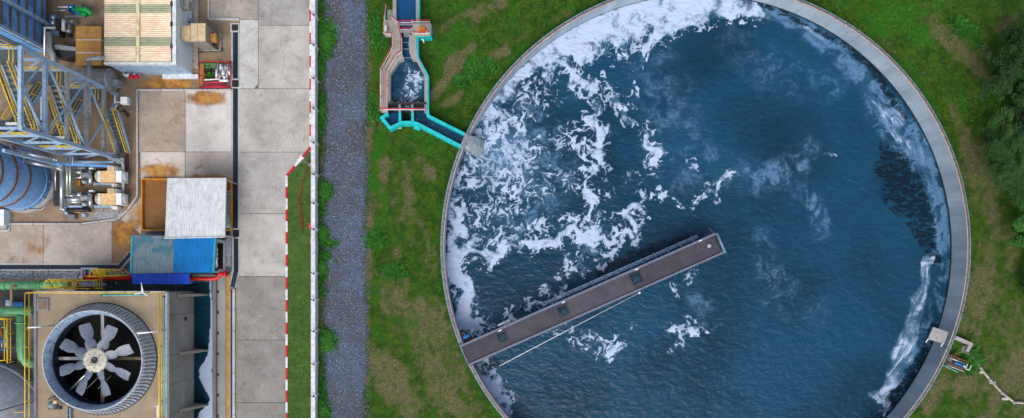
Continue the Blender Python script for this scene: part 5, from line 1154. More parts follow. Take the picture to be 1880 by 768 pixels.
for k in (2, 4): y = (YS + .9); MB().box(XE - 2.9, y - .1, ZL[k] + .05, XE - .2, y + .1, ZL[k] + .2).obj('kick_plate', 'white_paint', tw)
MB().box(*W2(199, 279, .1), 0, *W2(224, 283, .1), .12).obj('stair_foot', 'galvanised', tw)
# second column and lower frame joining the vessel
MB().beam((XE - 3.9, YS - .95, 0), (XE - 3.9, YS - .95, 9.5), .24).obj('column', 'steel_blue', tw); MB().beam((XE - 4.1, YS - 1.0, 3.2), (XE + .1, YS - .9, 1.0), .2).obj('beam', 'hopper_blue', tw)
MB().beam((XE + .1, YS - .5, .8), (XE - 4.0, YS - .5, .8), .22).obj('beam', 'steel_blue', tw)
q = W(228, 190, 1.8); r = thing('floodlight', 'white boxy floodlight on an arm at the right of the stair tower', 'floodlight', q)
MB().box(*W2(221,178,2.4), 1.9, *W2(233,191,2.4), 2.4).obj('housing', 'lamp_white', r); MB().box(*W2(232.5,180,2.1), 1.7, *W2(236.5,192,2.1), 2.1).obj('lens', 'steel_blue', r)
MB().beam(W(212, 188, 2.2), W(222, 188, 2.2), .09).obj('arm', 'white_paint', r); MB().beam(W(215, 192, 2.0), W(197, 224, 1.0), .12).obj('strut', 'steel_blue', r); MB().beam(W(211, 176, 2.2), W(211, 190, 2.2), .09).obj('arm', 'white_paint', r)
r = thing('black_cable', 'loose black cable coiled on the brown floor below the floodlight', 'cable', W(230, 200, 0)); MB().tube([W(232,190,.3), W(222,194,.1), W(215,200,.08), W(220,206,.08), W(228,203,.08), W(233,207,.08), W(237,212,.08), W(234,214,.08), W(229,209,.08), W(226,200,.08)], .035, 6).obj('cable', 'rubber', r); MB().cyl(W(232,190,.3), W(233,189,.34), .06).obj('plug', 'dark_steel', r)
r = thing('cable_bundle', 'bundle of grey pipes bending down at the right end of the tower frame', 'pipe bundle', W(225, 297, 0))
for k in range(3): MB().tube([W(198, 289 + 1.6*k, 1.2), W(214, 292 + 2*k, 1.2), W(224, 296 + 1.6*k, 1.1), W(227.5 - 1.5*k, 304, 1.0), W(227.5 - 1.5*k, 372, .6)], .055, 6).obj('pipe', 'galvanised', r)
bx(213, 291, 226, 300, .9, 1.1).obj('clamp', 'steel_blue', r)
bx(229, 283, 236, 311, .01, .05).obj('red_oxide_patch', 'red_line', kind='structure')

# ---------------------------------------------------------------- two pump sets
def pump_set(dy, lab):
    def w3(x, y, z): return W(x, y + dy, z)
    r = thing('pump_set', lab, 'pump', w3(200, 320, 0), 'pump sets beside the stair tower'); zz = 1.15
    def P(x0, y0, x1, y1, z0, z1, nm, mat, label=None): bx(x0, y0 + dy, x1, y1 + dy, z0, z1).obj(nm, mat, r, label=label)
    P(174, 312, 228, 334, .05, .22, 'base_frame', 'dark_steel')
    mb = MB(); mb.tube([w3(179.5, 324.2, .95), w3(211.5, 324.2, .95)], .50, 20); mb.obj('motor_body', 'tan_paint', r)
    P(179.5, 314, 184.5, 334.4, .3, 1.50, 'end_shield', 'white_paint'); P(185, 314.2, 211, 334.2, .3, 1.48, 'motor_casing', 'motor_tan'); P(212.2, 314, 223, 334.4, .3, 1.48, 'fan_cover', 'lamp_white')
    MB().tube([w3(223, 324.2, .9), w3(228, 324.2, .9), w3(232.5, 324.2, .9)], [.54, .50, .28], 20).obj('fan_dome', 'wall_blue_white', r)
    P(197, 305, 209.5, 313.5, .7, 1.7, 'terminal_box', 'tan_paint'); P(209.6, 305.6, 213, 314, .6, 1.5, 'terminal_side', 'wall_blue_white'); P(205, 337.5, 215.5, 343, .2, .9, 'junction_box', 'white_paint')
    for x in (176, 172.5): MB().tube([w3(x, 324, .9), w3(x + 2, 324, .9)], .3, 12).obj('coupling', 'dark_steel', r)
    MB().tube([w3(152, 322, .8), w3(172, 322.5, .8)], [.34, .26], 12).obj('pump_casing', 'galvanised', r)
    MB().tube([w3(166, 318, 1.5), w3(166, 334, 1.5), w3(167.5, 339, .9)], .15, 10).obj('vent_pipe', 'silver', r); MB().tube([w3(166, 318, 1.5), w3(163, 314, 1.1)], .14, 10).obj('vent_pipe', 'silver', r)
    MB().tube([w3(134, 316, .9), w3(152, 316, .9)], [.12, .26], 10).obj('reducer', 'silver', r); MB().tube([w3(128, 326, .7), w3(149, 326, .7), w3(150, 318, .8)], .13, 10).obj('suction_pipe', 'silver', r)
    P(159, 326, 166, 333, .2, .8, 'valve_block', 'tan_side'); P(137, 330, 147, 341, .1, .6, 'valve_box', 'ochre'); P(163, 308, 171, 311, .8, 1.2, 'gauge', 'lamp_white'); P(150, 311, 162, 315, .3, .9, 'valve', 'dark_steel')
    P(172, 336, 205, 340, .1, .4, 'side_rail', 'steel_blue'); MB().tube([w3(172, 312, .8), w3(190, 311.5, .6)], .05, 6).obj('cable', 'rubber', r)
    for x in (154, 158.5): P(x, 318, x + 2, 327, .3, 1.1, 'flange', 'tan_side')
    MB().tube([w3(156, 330, .9), w3(156, 336, .8)], .28, 12).obj('filter', 'galvanised', r)
pump_set(0, 'upper tan motor pump set beside the foot of the stair tower'); pump_set(41.3, 'lower tan motor pump set on the pebbles below the other one')
r = thing('green_valve_frame', 'thin green steel frame standing among the silver pipes left of the pumps', 'frame', W(122, 335, 0))
for x in (118, 133): MB().tube([W(x, 300, 1.0), W(x, 357, .8)], .04, 6).obj('frame_bar', 'green_bright', r)
for y in (308, 326, 344, 354): MB().tube([W(112, y, .9), W(136, y, .9)], .035, 6).obj('frame_bar', 'green_pipe', r)
for k, (x0, y0, x1, y1, z, mt, lab) in enumerate([(136,382,149,391,.7,'ochre','ochre valve box at the foot of the pump pipes'), (150,382,163,390,.7,'ridge_cream','cream box right of the ochre valve box'), (125,394,137,402,.5,'pale_roof','pale grey box lowest below the pumps'), (119,388.5,124.5,394,.5,'steel_blue','small blue box at the end of the long bent pipe'), (150,392.5,156,398,.5,'steel_blue','small blue box under the cream box')]):
    r = thing('valve_box', lab, 'box', W((x0+x1)/2, (y0+y1)/2, 0)); bx(x0, y0, x1, y1, 0, z).obj('box_body', mt, r); bx(x0 + 1, y0 + 1, x1 - 1, y1 - 1, z, z + .04).obj('box_lid', mt, r)
r = thing('header_pipes', 'row of silver header pipes at the lower end of the pump area', 'pipe', W(140, 376, 0))
for y, x0, x1, rr, mt in ((366,116,152,.22,'silver'),(371,118,150,.14,'silver'),(379,116,152,.12,'steel_blue'),(386,122,166,.2,'dark_steel'),(309,136,158,.18,'galvanised')): MB().tube([W(x0, y, .7), W(x1, y, .7)], rr, 10).obj('pipe', mt, r)
bx(98, 320, 111, 378, .02, .5).obj('cable_trough', 'dark_steel', r)
r = thing('low_white_box', 'pale box with concrete edge at the left border of the picture', 'box', W(2, 400, 0)); bx(-20, 385, 7, 414, .0, .9).obj('box_body', 'wall_blue_white', r); bx(7.3, 384, 11.5, 420, 0, .5).obj('box_kerb', 'wall_concrete', r)
r = thing('vessel_drain', 'thin pipe on the floor bending round the foot of the blue vessel', 'pipe', W(80, 385, 0)); MB().tube([W(48,384,.15), W(76,385,.15), W(97,366,.15)], .06, 6).obj('pipe', 'galvanised', r); MB().tube([W(48,384,.15), W(46,384,.15)], .1, 6).obj('pipe_end', 'dark_steel', r)

# ---------------------------------------------------------------- pipes and platforms above the cooling tower
def run(name, lab, segs, mat, group=None):
    r = thing(name, lab, 'pipe', W(*segs[0][0][0][:2], 0), group)
    for pts, rad, nm in segs: MB().tube([W(*p) for p in pts], rad, 18).obj(nm, mat, r)
    return r
run('green_pipe', 'large green pipe running along the pebble bed above the cooling tower', [(((-30,525,1.2),(74,523.5,1.2)), L(7.6), 'pipe_length'), (((76,523.5,1.2),(100,523,1.2)), L(7.2), 'pipe_length'), (((100,523,1.2),(129,522.5,1.1)), L(6), 'pipe_length'), (((11,525,1.2),(13,525,1.2)), L(8.8), 'flange'), (((74,523.5,1.2),(76,523.5,1.2)), L(8.6), 'flange')], 'green_pipe')
run('green_pipe', 'large green pipe with a branch turning down at the left of the cooling tower', [(((-30,573,2),(62,571,2)), L(8.5), 'pipe_length'), (((40.5,578,2),(40.5,640,1.4),(43,655,1.1),(51,665,.9),(66,668,.8)), L(8.8), 'branch'), (((40.5,592,1.9),(40.5,594.5,1.9)), L(11), 'flange')], 'green_pipe')
run('brown_pipe', 'thin brown pipe stepping down between the two green pipes', [(((30,525,2.4),(22,526,2.5),(21,530,2.4),(21,563,2.1)), .12, 'pipe_length')], 'brown_beam')
r = thing('red_pipe', 'red fire water pipe running under the blue canopies to the drain', 'pipe', W(300, 511, 0)); zr = 1.3
MB().tube([W(152, 506, zr), W(165, 505.5, zr), W(176, 505.5, zr)], .16, 12).obj('pipe_bend', 'red_pipe', r); MB().tube([W(150, 502, zr), W(149.5, 508, zr), W(153, 511, zr), W(247, 511, zr)], .19, 12).obj('pipe_length', 'red_pipe', r)
MB().tube([W(247, 511, zr), W(345, 512, zr), W(394, 512, zr), W(400, 509, zr), W(403.5, 503.5, zr), W(413, 502.5, zr)], .18, 12).obj('pipe_length', 'red_pipe', r); MB().tube([W(412.5, 502.6, zr), W(416.5, 502.5, zr)], .28, 14).obj('flange', 'red_pipe', r); MB().cyl(W(417, 502.5, zr), W(421, 502, zr), .12).obj('valve', 'dark_steel', r)
r = thing('pipe_portal', 'white painted pipe frame around the start of the red pipe', 'frame', W(150, 498, 0))
MB().tube([W(150, 512, 1.5), W(150.5, 493.5, 1.7), W(180, 493.5, 1.7)], .09, 8).obj('frame_pipe', 'white_paint', r); MB().tube([W(154.5, 495, 1.5), W(155, 507, 1.4), W(160, 507, 1.4)], .05, 8).obj('frame_pipe', 'white_paint', r); MB().tube([W(149, 507, 1.7), W(149, 513, 1.7)], .16, 10).obj('cap', 'lamp_white', r)
r = thing('blue_valve', 'small blue upright valve inside the white pipe frame', 'valve', W(159, 500, 0)); MB().tube([W(158.8, 495.5, 1.6), W(158.8, 505, 1.4)], .1, 8).obj('valve_body', 'machine_blue', r); MB().cyl(W(158.8, 495, 1.7), W(158.8, 496.5, 1.7), .14).obj('handwheel', 'machine_blue', r)
YH = [('ladder_cage', 'yellow hooped ladder cage over the end of the green pipe', 80, 130, 505, 535, 5.6), ('walkway_cage', 'yellow hooped ladder cage with valves above the red pipe', 163, 205, 485, 515, 3.4)]
for nm, lab, x0, x1, y0, y1, z in YH:
    r = thing(nm, lab, 'ladder cage', W((x0+x1)/2, (y0+y1)/2, 0)); nh = 6
    for k in range(nh):
        zz = z - .55 * k; x = x0 + (x1 - x0) * k / (nh - 1) * .0 + x0 + 9; q = W(x0 + 10 , y1 - 8, z)
        MB().tube([(q[0] + .42 * math.cos(t) + .22 * k, q[1] + .62 * math.sin(t), zz) for t in [PI * j / 8 for j in range(9)]], .032, 6).obj('hoop', 'rail_yellow', r)
    for j in range(5): t = PI * j / 4; MB().tube([(q[0] + .42 * math.cos(t), q[1] + .62 * math.sin(t), z), (q[0] + .42 * math.cos(t) + .22 * (nh-1), q[1] + .62 * math.sin(t), z - .55 * (nh-1))], .03, 6).obj('cage_strap', 'rail_yellow', r)
    for s in (-.25, .25): MB().tube([(q[0] + s, q[1] - .05, z + .5), (q[0] + s + 1.0, q[1] - .05, .1)], .035, 6).obj('ladder_rail', 'rail_yellow', r)
    for k in range(10): f = k / 10; MB().tube([(q[0] - .25 + f, q[1] - .05, z - f * z), (q[0] + .25 + f, q[1] - .05, z - f * z)], .025, 5).obj('rung', 'rail_yellow', r)
def yrails(name, lab, paths, z, h=1.0, loc=None):
    r = thing(name, lab, 'handrail', W(*(loc or paths[0][0]), z))
    for p in paths: railing(r, [W2(*a, z) for a in p], z, h, ('rail_yellow', 'rail_yellow'), .04, 1.5)
    return r
yrails('yellow_handrail', 'yellow handrails of the small platform above the water beside the green pipe', [[(126,529),(126,516),(185,514.5)], [(126,530),(168,530),(168,535)]], 2.6, .7)
yrails('yellow_handrail', 'yellow handrail along the pipe platform above the blue awning', [[(164,507),(205,506.5),(238,506)], [(182,514),(182,530),(192,530),(192,500)]], 1.8, .8)
bx(170, 498, 192, 505, 1.2, 1.5).obj('platform_tmp', 'rail_yellow', None); o = bpy.data.objects['platform_tmp']; o.name = 'yellow_valve_guard'; tag(o, 'solid yellow guard plate among the handrails above the red pipe', 'guard')
yrails('yellow_handrail', 'yellow handrail enclosure around small green pipes at the left edge', [[(-10,584),(21,584),(21,660),(-10,662)], [(-10,586),(26,585),(26,664)]], 2.2, .9)
r = thing('small_pipework', 'tangle of small green and rusty pipes inside the yellow enclosure', 'pipework', W(8, 620, 0))
MB().tube([W(-5,600,1), W(14,602,1), W(11,612,1), W(10,630,.8)], .12, 8).obj('pipe', 'green_pipe', r); MB().tube([W(2,598,1), W(4,618,1)], .15, 8).obj('pipe', 'rust', r); MB().tube([W(-5,626,.9), W(17,627,.9)], .08, 8).obj('pipe', 'machine_blue', r); MB().tube([W(-5,642,.9), W(17,643,.9)], .06, 8).obj('pipe', 'machine_blue', r)
for x in (2, 9): bx(x, 630, x + 2, 638, .2, 1.0).obj('valve', 'silver', r)
bx(-40, 582, 30, 668, .02, .05).obj('sump_floor', 'dark_steel', kind='structure'); bx(-40, 532, 60, 566, .012, .04).obj('sump_ground', 'dark_steel', kind='structure')
r = thing('blue_machine', 'low dark blue machine between the green pipes', 'machine', W(28, 558, 0)); bx(20, 555, 42, 563, .05, .5).obj('machine_body', 'machine_blue', r); bx(10, 551, 18, 562, .05, .4).obj('machine_end', 'steel_blue', r)
# pale tank roof in the lower left corner
r = thing('pale_tank', 'smooth grey blue roof in the lower left corner crossed by a dark cable', 'tank roof', W(0, 740, 0))
MB().lathe(W(-40, 790, 1.5), [(6.0, 0), (6.0, 1.2), (3.0, 1.75), (0.02, 1.95)], 72).obj('roof', 'pale_roof', r); MB().lathe(W(-40, 790, 1.5), [(6.1, 1.1), (6.1, 1.22), (5.95, 1.26)], 72).obj('roof_edge', 'galvanised', r)
MB().tube([W(-10, 757, 2.4), W(72, 734, 2.4)], .05, 6).obj('cable', 'rubber', r)
r = thing('yellow_step', 'small yellow steel step on the pale tank roof', 'step', W(33, 762, 1.2)); bx(22, 758, 46, 766, 1.3, 1.5).obj('step_plate', 'orange_steel', r); MB().tube([W(26, 757, 1.8), W(46, 757, 1.8)], .04, 6).obj('step_rail', 'rail_yellow', r)

# ---------------------------------------------------------------- cooling tower
ZD = 5.5
ct = thing('cooling_tower', 'large square cooling tower with a tan deck at the lower left', 'cooling tower', W(183, 650, 0))
D0x, D1y = W2(64, 537, ZD); D1x, D0y = W2(304, 850, ZD); cf = (-33.05, -7.0); RS = 4.60
# deck with the round opening: sectors so that the joints are real
def ray_rect(a):
    c_, s_ = math.cos(a), math.sin(a); ts = []
    if c_ > 1e-9: ts.append((D1x - cf[0]) / c_)
    if c_ < -1e-9: ts.append((D0x - cf[0]) / c_)
    if s_ > 1e-9: ts.append((D1y - cf[1]) / s_)
    if s_ < -1e-9: ts.append((D0y - cf[1]) / s_)
    t = min(ts); return (cf[0] + c_ * t, cf[1] + s_ * t)
corners = [math.atan2(y - cf[1], x - cf[0]) % (2*PI) for x in (D0x, D1x) for y in (D0y, D1y)]
angs = sorted(set([2*PI*k/72 for k in range(72)] + corners)); dm = MB(); n_ = len(angs); V = []
for a in angs: V += [(cf[0] + RS*math.cos(a), cf[1] + RS*math.sin(a), ZD), (*ray_rect(a), ZD)]
V += [(x, y, ZD - .25) for x, y, z in V]; dm.v = V; m2 = 2 * n_
for k in range(n_):
    j = (k+1) % n_; dm.f += [(2*k, 2*k+1, 2*j+1, 2*j), (m2+2*j, m2+2*j+1, m2+2*k+1, m2+2*k), (2*k+1, m2+2*k+1, m2+2*j+1, 2*j+1)]
dm.sm = [False] * len(dm.f); dm.obj('deck', 'deck_concrete', ct, color=(1.05, 1.02, .98))
bx(62, 535, 66.5, 850, ZD - .3, ZD + .12).obj('deck_edge', 'pale_roof', ct); bx(66.6, 535, 304, 537.5, ZD - .3, ZD + .10).obj('deck_edge', 'kerb_concrete', ct); bx(303.5, 537.6, 306.3, 850, ZD - .3, ZD + .12).obj('deck_edge', 'white_paint', ct)
xe = W(305.5, 0, ZD)[0]; MB().box(D0x, D0y, .3, D0x + .2, D1y, ZD - .32).obj('side_wall', 'panel_concrete', ct); MB().box(D0x + .2, D1y - .2, .3, xe - .2, D1y, ZD - .32).obj('side_wall', 'panel_concrete', ct); MB().box(D0x + .2, D0y, .3, xe - .2, D0y + .2, ZD - .32).obj('side_wall', 'panel_concrete', ct)
YJ = [D1y - .02, -3.4, -6.85, -9.3, -11.85, D0y]
for a, b in zip(YJ[:-1], YJ[1:]):
    MB().box(xe - .2, b + .015, 2.7, xe - .02, a - .015, ZD - .32).obj('louvre_panel', 'panel_concrete', ct, color=rnd.choice([(1,1,1), (.95,.94,.93), (1.04,1.04,1.05)])); MB().box(xe - .17, b + .015, .05, xe + .03, a - .015, 2.67).obj('louvre_panel', 'panel_concrete', ct, color=rnd.choice([(1,1,1), (.94,.93,.92), (1.05,1.05,1.06)]))
for y, zt in ((D1y - .35, 3.6), (-6.85, 3.2), (-11.85, 3.2)):
    mb = MB(); i = 0; x0, x1 = xe + .031, xe + 1.35
    mb.v = [(x0, y-.16, .0), (x1, y-.07, .0), (x1, y-.07, .35), (x0, y-.16, zt), (x0, y+.16, .0), (x1, y+.07, .0), (x1, y+.07, .35), (x0, y+.16, zt)]
    mb.f = [(0,1,2,3), (7,6,5,4), (3,2,6,7), (1,5,6,2), (0,3,7,4), (0,4,5,1)]; mb.sm = [False]*6; mb.obj('buttress', 'panel_concrete', ct, color=(.92,.89,.85))
q = (xe, -3.2, 2.0); MB().box(xe + .03, -4.0, 1.9, xe + .2, -3.7, 2.15).obj('junction_box', 'dark_steel', ct)
MB().lathe(cf, [(5.3, 3.2), (0.02, 3.15)], 48).obj('dark_depth', 'black_void', ct)  # black disc stands in for the shade deep inside the tower
# fan stack
fs = MB(); fs.lathe(cf, [(RS + .06, ZD), (4.50, ZD + .18), (4.34, ZD + .55), (4.22, ZD + .95), (4.14, 6.8)], 96); fs = fs.obj('fan_stack', 'stack_fibre', ct)
def sub(mb, nm, mat, **k): return mb.obj(nm, mat, fs, **k)
sub(MB().lathe(cf, [(4.14, 6.76), (4.14, 6.84), (4.05, 6.84), (4.05, 6.76)], 96, smooth=False), 'stack_rim', 'stack_fibre')
sub(MB().lathe(cf, [(4.05, 6.8), (3.93, 6.62), (3.80, 6.35), (3.74, 6.08)], 96), 'upper_lining', 'stack_lining'); sub(MB().lathe(cf, [(3.74, 6.07), (3.72, 5.6), (3.72, 5.0), (4.2, 4.2), (4.6, 3.2)], 96), 'inner_lining', 'stack_inner')  # lower lining dark: shade of the stack's depth put into its colour
sub(MB().lathe(cf, [(RS + .14, ZD + .003), (RS + .14, ZD + .03), (RS + .05, ZD + .05)], 96), 'base_seal', 'dark_steel')
NR = 88; rb = MB(); rb.tube([(4.66, 0, ZD + .03), (4.56, .02, ZD + .22), (4.40, .05, ZD + .58), (4.27, .05, ZD + .98), (4.17, .02, 6.76)], [.05, .085, .075, .06, .045], 6); rbm = rb.mesh('stack_rib', M['stack_fibre'])
for k in range(NR):
    o = bpy.data.objects.new('stack_rib', rbm); C.objects.link(o); o.parent = fs; o.location = Vector((cf[0], cf[1], 0)) - world_loc(fs); o.rotation_euler = (0, 0, 2*PI*k/NR)
for k in range(7): a = PI * (.62 + .13 * k); sub(MB().tube([(cf[0] + 4.0*math.cos(a), cf[1] + 4.0*math.sin(a), 6.76), (cf[0] + 3.73*math.cos(a+.02), cf[1] + 3.73*math.sin(a+.02), 6.1)], .025, 5), 'lining_seam', 'dark_steel')
# fan: hub, eight blades; cross beams; drive shaft
fan = thing('cooling_fan', 'eight bladed white fan inside the ribbed stack of the cooling tower', 'fan', (cf[0], cf[1], 6.0))
MB().lathe(cf, [(1.0, 6.30), (1.02, 6.40), (.85, 6.46), (.32, 6.50), (.30, 6.50)], 40).obj('hub_disc', 'hub_cream', fan); MB().lathe(cf, [(.30, 6.50), (.28, 6.56), (.2, 6.56), (.18, 6.52), (.002, 6.52)], 24).obj('hub_cap', 'dark_steel', fan)
MB().lathe(cf, [(.46, 6.485), (.46, 6.52), (.40, 6.52), (.40, 6.485)], 32).obj('hub_ring', 'galvanised', fan)
bolt_m = MB().cyl((0, 0, 0), (0, 0, .05), .04, None, 6).mesh('hub_bolt', M['dark_steel'])
for k in range(8): o = bpy.data.objects.new('hub_bolt', bolt_m); C.objects.link(o); o.parent = fan; a = 2*PI*k/8; o.location = (.62*math.cos(a), .62*math.sin(a), .475)
bl = MB(); prof = [(.72,.16,.05),(.95,.32,.10),(1.25,.38,.15),(1.6,.34,.14),(1.78,.22,.10),(1.95,.30,.13),(2.25,.42,.16),(2.8,.44,.14),(3.05,.40,.12),(3.12,.36,.1)]; Vb = []; ns = 6
for r_, hw, tw_ in prof:
    for j in range(ns + 1): s = -1 + 2 * j / ns; Vb.append((r_, hw * s, tw_ * s * 1.3 + .05 * (1 - s*s)))
bl.v = Vb + [(x, y, z - .035) for x, y, z in Vb]; mm = len(Vb)
for i in range(len(prof) - 1):
    for j in range(ns): k = i * (ns+1) + j; bl.f += [(k, k+ns+1, k+ns+2, k+1), (mm+k+1, mm+k+ns+2, mm+k+ns+1, mm+k)]; bl.sm += [True, True]
blm = bl.mesh('blade', M['blade_white'])
for k in range(8): o = bpy.data.objects.new('blade', blm); C.objects.link(o); o.parent = fan; o.location = (0, 0, .32); o.rotation_euler = (0, 0, math.radians(18 + 45 * k))
for k in range(8): a = math.radians(18 + 45*k); MB().tube([(cf[0] + .5*math.cos(a), cf[1] + .5*math.sin(a), 6.34), (cf[0] + 1.1*math.cos(a), cf[1] + 1.1*math.sin(a), 6.34)], .09, 8).obj('blade_shank', 'galvanised', fan)
r = thing('fan_support', 'grey cross beams and drive shaft under the cooling tower fan', 'support frame', (cf[0], cf[1], 4.6))
for a0_, mt in ((0, 'brown_beam'), (90, 'galvanised'), (180, 'galvanised'), (270, 'brown_beam')):
    a = math.radians(a0_); MB().beam((cf[0] + .5*math.cos(a), cf[1] + .5*math.sin(a), 5.2), (cf[0] + 3.70*math.cos(a), cf[1] + 3.70*math.sin(a), 5.2), .26).obj('cross_beam', mt, r)
MB().cyl((cf[0], cf[1], 4.6), (cf[0], cf[1], 6.3), .35, None, 14).obj('gearbox', 'dark_steel', r)
a = math.radians(225); MB().tube([(cf[0] + .4*math.cos(a), cf[1] + .4*math.sin(a), 5.5), (cf[0] + 3.7*math.cos(a), cf[1] + 3.7*math.sin(a), 5.5)], .09, 8).obj('drive_shaft', 'silver', r)
for o1 in (-.55, .55, 1.5): MB().tube([(cf[0] - 1.0 + o1, cf[1] - 1.5, 4.9), (cf[0] - 2.1 + o1, cf[1] - 2.6, 4.9)], .04, 6).obj('stay_rod', 'galvanised', r)
r = thing('fan_motor', 'small grey fan motor with cables at the lower left of the fan stack', 'motor', W(97, 742, ZD))
MB().tube([W(91, 741, ZD + .5), W(101, 747, ZD + .5)], .3, 14).obj('motor_body', 'pale_roof', r); bx(97, 736, 104, 742, ZD + .3, ZD + .9).obj('terminal_box', 'tan_paint', r); MB().tube([W(104, 745, ZD + .5), W(112, 750, ZD + .4)], .12, 8).obj('shaft_guard', 'dark_steel', r)
bx(89, 748, 112, 752, ZD, ZD + .15).obj('base_frame', 'dark_steel', r); MB().tube([W(88, 735, ZD + .2), W(93, 731, ZD + .3), W(104, 727, ZD + .2)], .04, 6).obj('cable', 'rubber', r)
for x in (121, 126.5): bx(x, 750, x + 3, 775, ZD, ZD + .3).obj('rail_post_pair', 'pale_roof', r)
# deck handrails, pipes, hatch, lamps
rr = yrails('deck_handrail', 'yellow handrail along the left edge of the cooling tower deck', [[(61.5,538),(61.5,800)]], ZD, 1.1)
rr = yrails('deck_handrail', 'yellow handrail along the top edge of the cooling tower deck', [[(62,537),(297,538)]], ZD, 1.0); rr = yrails('deck_handrail', 'yellow handrail along the right edge of the cooling tower deck', [[(302.5,538),(302.5,800)]], ZD, 1.0)
r = thing('deck_pipe', 'thin turquoise pipe lying along the top edge of the deck', 'pipe', W(226, 542, ZD)); MB().tube([W(188, 542.3, ZD + .15), W(268, 541.6, ZD + .15)], .08, 8).obj('pipe', 'turquoise_pipe', r); MB().cyl(W(186, 542.3, ZD + .15), W(188, 542.3, ZD + .15), .1).obj('pipe_cap', 'dark_steel', r)
r = thing('deck_pipe', 'thin turquoise pipe standing inside the right handrail of the deck', 'pipe', W(301, 600, ZD)); MB().tube([W(301.5, 545, ZD + .5), W(301.5, 765, ZD + .5)], .06, 8).obj('pipe', 'turquoise_pipe', r); MB().cyl(W(301.5, 543, ZD + .5), W(301.5, 546, ZD + .5), .1).obj('pipe_cap', 'dark_steel', r)
r = thing('deck_hatch', 'square reddish brown hatch with pale frame in the top left corner of the deck', 'hatch', W(78, 559, ZD)); bx(67.5, 549, 88.5, 570.5, ZD, ZD + .14).obj('hatch_frame', 'pale_roof', r); bx(69.5, 551, 86.5, 568.5, ZD + .141, ZD + .16).obj('hatch_lid', 'brown_beam', r)
for k, (x0, y0, x1, y1, lab) in enumerate([(50,602,76,600,'white lamp on an arm over the left edge of the deck'), (252,612,290,609,'long thin white lamp arm at the right side of the fan stack')]):
    r = thing('deck_lamp', lab, 'lamp', W(x1 if k == 0 else x0, y0, ZD)); MB().tube([W(x0, y0, ZD + 2), W(x1, y1, ZD + 1.6)], [.05, .09] if k == 0 else [.09, .04], 8).obj('lamp_arm', 'lamp_white', r); q = W(x1, y1, ZD + 1.6); MB().tube([(q[0], q[1], ZD), q], .04, 6).obj('post', 'galvanised', r)
q = W(262, 537, ZD + 1.2); r = thing('lightning_star', 'small white three armed lamp bracket at the top edge of the deck', 'lamp', (q[0], q[1], ZD))
MB().tube([(q[0], q[1], ZD), q], .04, 6).obj('post', 'galvanised', r)
for dx, dy in ((-.05,.85),(-.65,-.15),(.5,-.3)): MB().tube([q, (q[0]+dx, q[1]+dy, q[2]+.15)], [.09, .02], 6).obj('arm', 'lamp_white', r)
r = thing('deck_davit', 'grey T shaped davit standing near the lower right corner of the deck', 'davit', W(290, 750, ZD)); MB().beam(W(284, 745, ZD + .8), W(296, 745, ZD + .8), .1).obj('cross_arm', 'galvanised', r); MB().beam(W(290, 745, ZD + .8), W(290, 790, ZD + .3), .14).obj('mast', 'galvanised', r)

# basin of the cooling tower
def basin_f(px, py):
    s = stroke(px + 3*(fbm(px/8, py/8, 3, 3)-.5), py, [(386,505,3,.7),(388.5,560,2,.9),(388,600,2.5,.9),(387,622,4,1),(388,650,7,1),(383,668,10,1.05),(377,682,13,1.1),(379,698,12,1.1),(385,716,8,1.1),(389,735,4,1),(380,765,18,1.0),(375,800,16,1)])
    s2 = stroke(px, py, [(200,523,6,.0),(215,519,4,.7),(235,521,4,.6)]); s2 = np.maximum(s2, stroke(px, py, [(150,522,7,.9),(175,521,8,.95),(193,523,5,.7)])); s2 = np.maximum(s2, stroke(px, py, [(300,520,5,.6),(345,518,6,.8),(380,515,6,.8)]))
    s2 = np.maximum(s2, stroke(px, py, [(362,540,10,.45),(384,545,14,.55)])); T = fbm(px/5, py/5, 7, 4)
    f = np.maximum(sstep(.45, .7, s + .5*(T-.5)), sstep(.5, .95, s2 + .9*(T-.5)) * .8); return np.clip(f, 0, .92), np.clip(s2 * .6, 0, 1)
small_water('basin_water', [(143,506),(391,506),(391,900),(345,900),(345,534),(143,534)], .08, 'basin_water', basin_f, .09)
r = thing('basin_wall', 'pale concrete rim wall of the cooling tower basin', 'wall', W(393, 640, 0))
bx(390, 504, 396, 850, 0, .45).obj('wall_length', 'panel_concrete', r, color=(.72,.73,.80)); bx(352, 503, 389.8, 508, 0, .45).obj('wall_length', 'panel_concrete', r); bx(140, 512, 242, 514.5, 0, .45).obj('wall_length', 'kerb_concrete', r)
for k in range(7): y0 = 536 + 38*k; q = W(400, y0, .15); MB().box(q[0]-.1, q[1]-.12, .121, q[0]+.1, q[1]+.12, .15).obj('wall_anchor', 'dark_steel', r)
r = thing('basin_camera', 'small dark floodlight on the basin edge below the blue awning', 'floodlight', W(325, 526, 0)); MB().beam(W(322, 527, 1.4), W(331, 522, 1.5), .3).obj('housing', 'dark_steel', r); MB().beam(W(323, 530, 1.2), W(326, 526, 1.4), .1).obj('arm', 'silver', r); q = W(325, 527, 1.2); MB().tube([(q[0], q[1], 0), q], .05, 6).obj('post', 'galvanised', r)

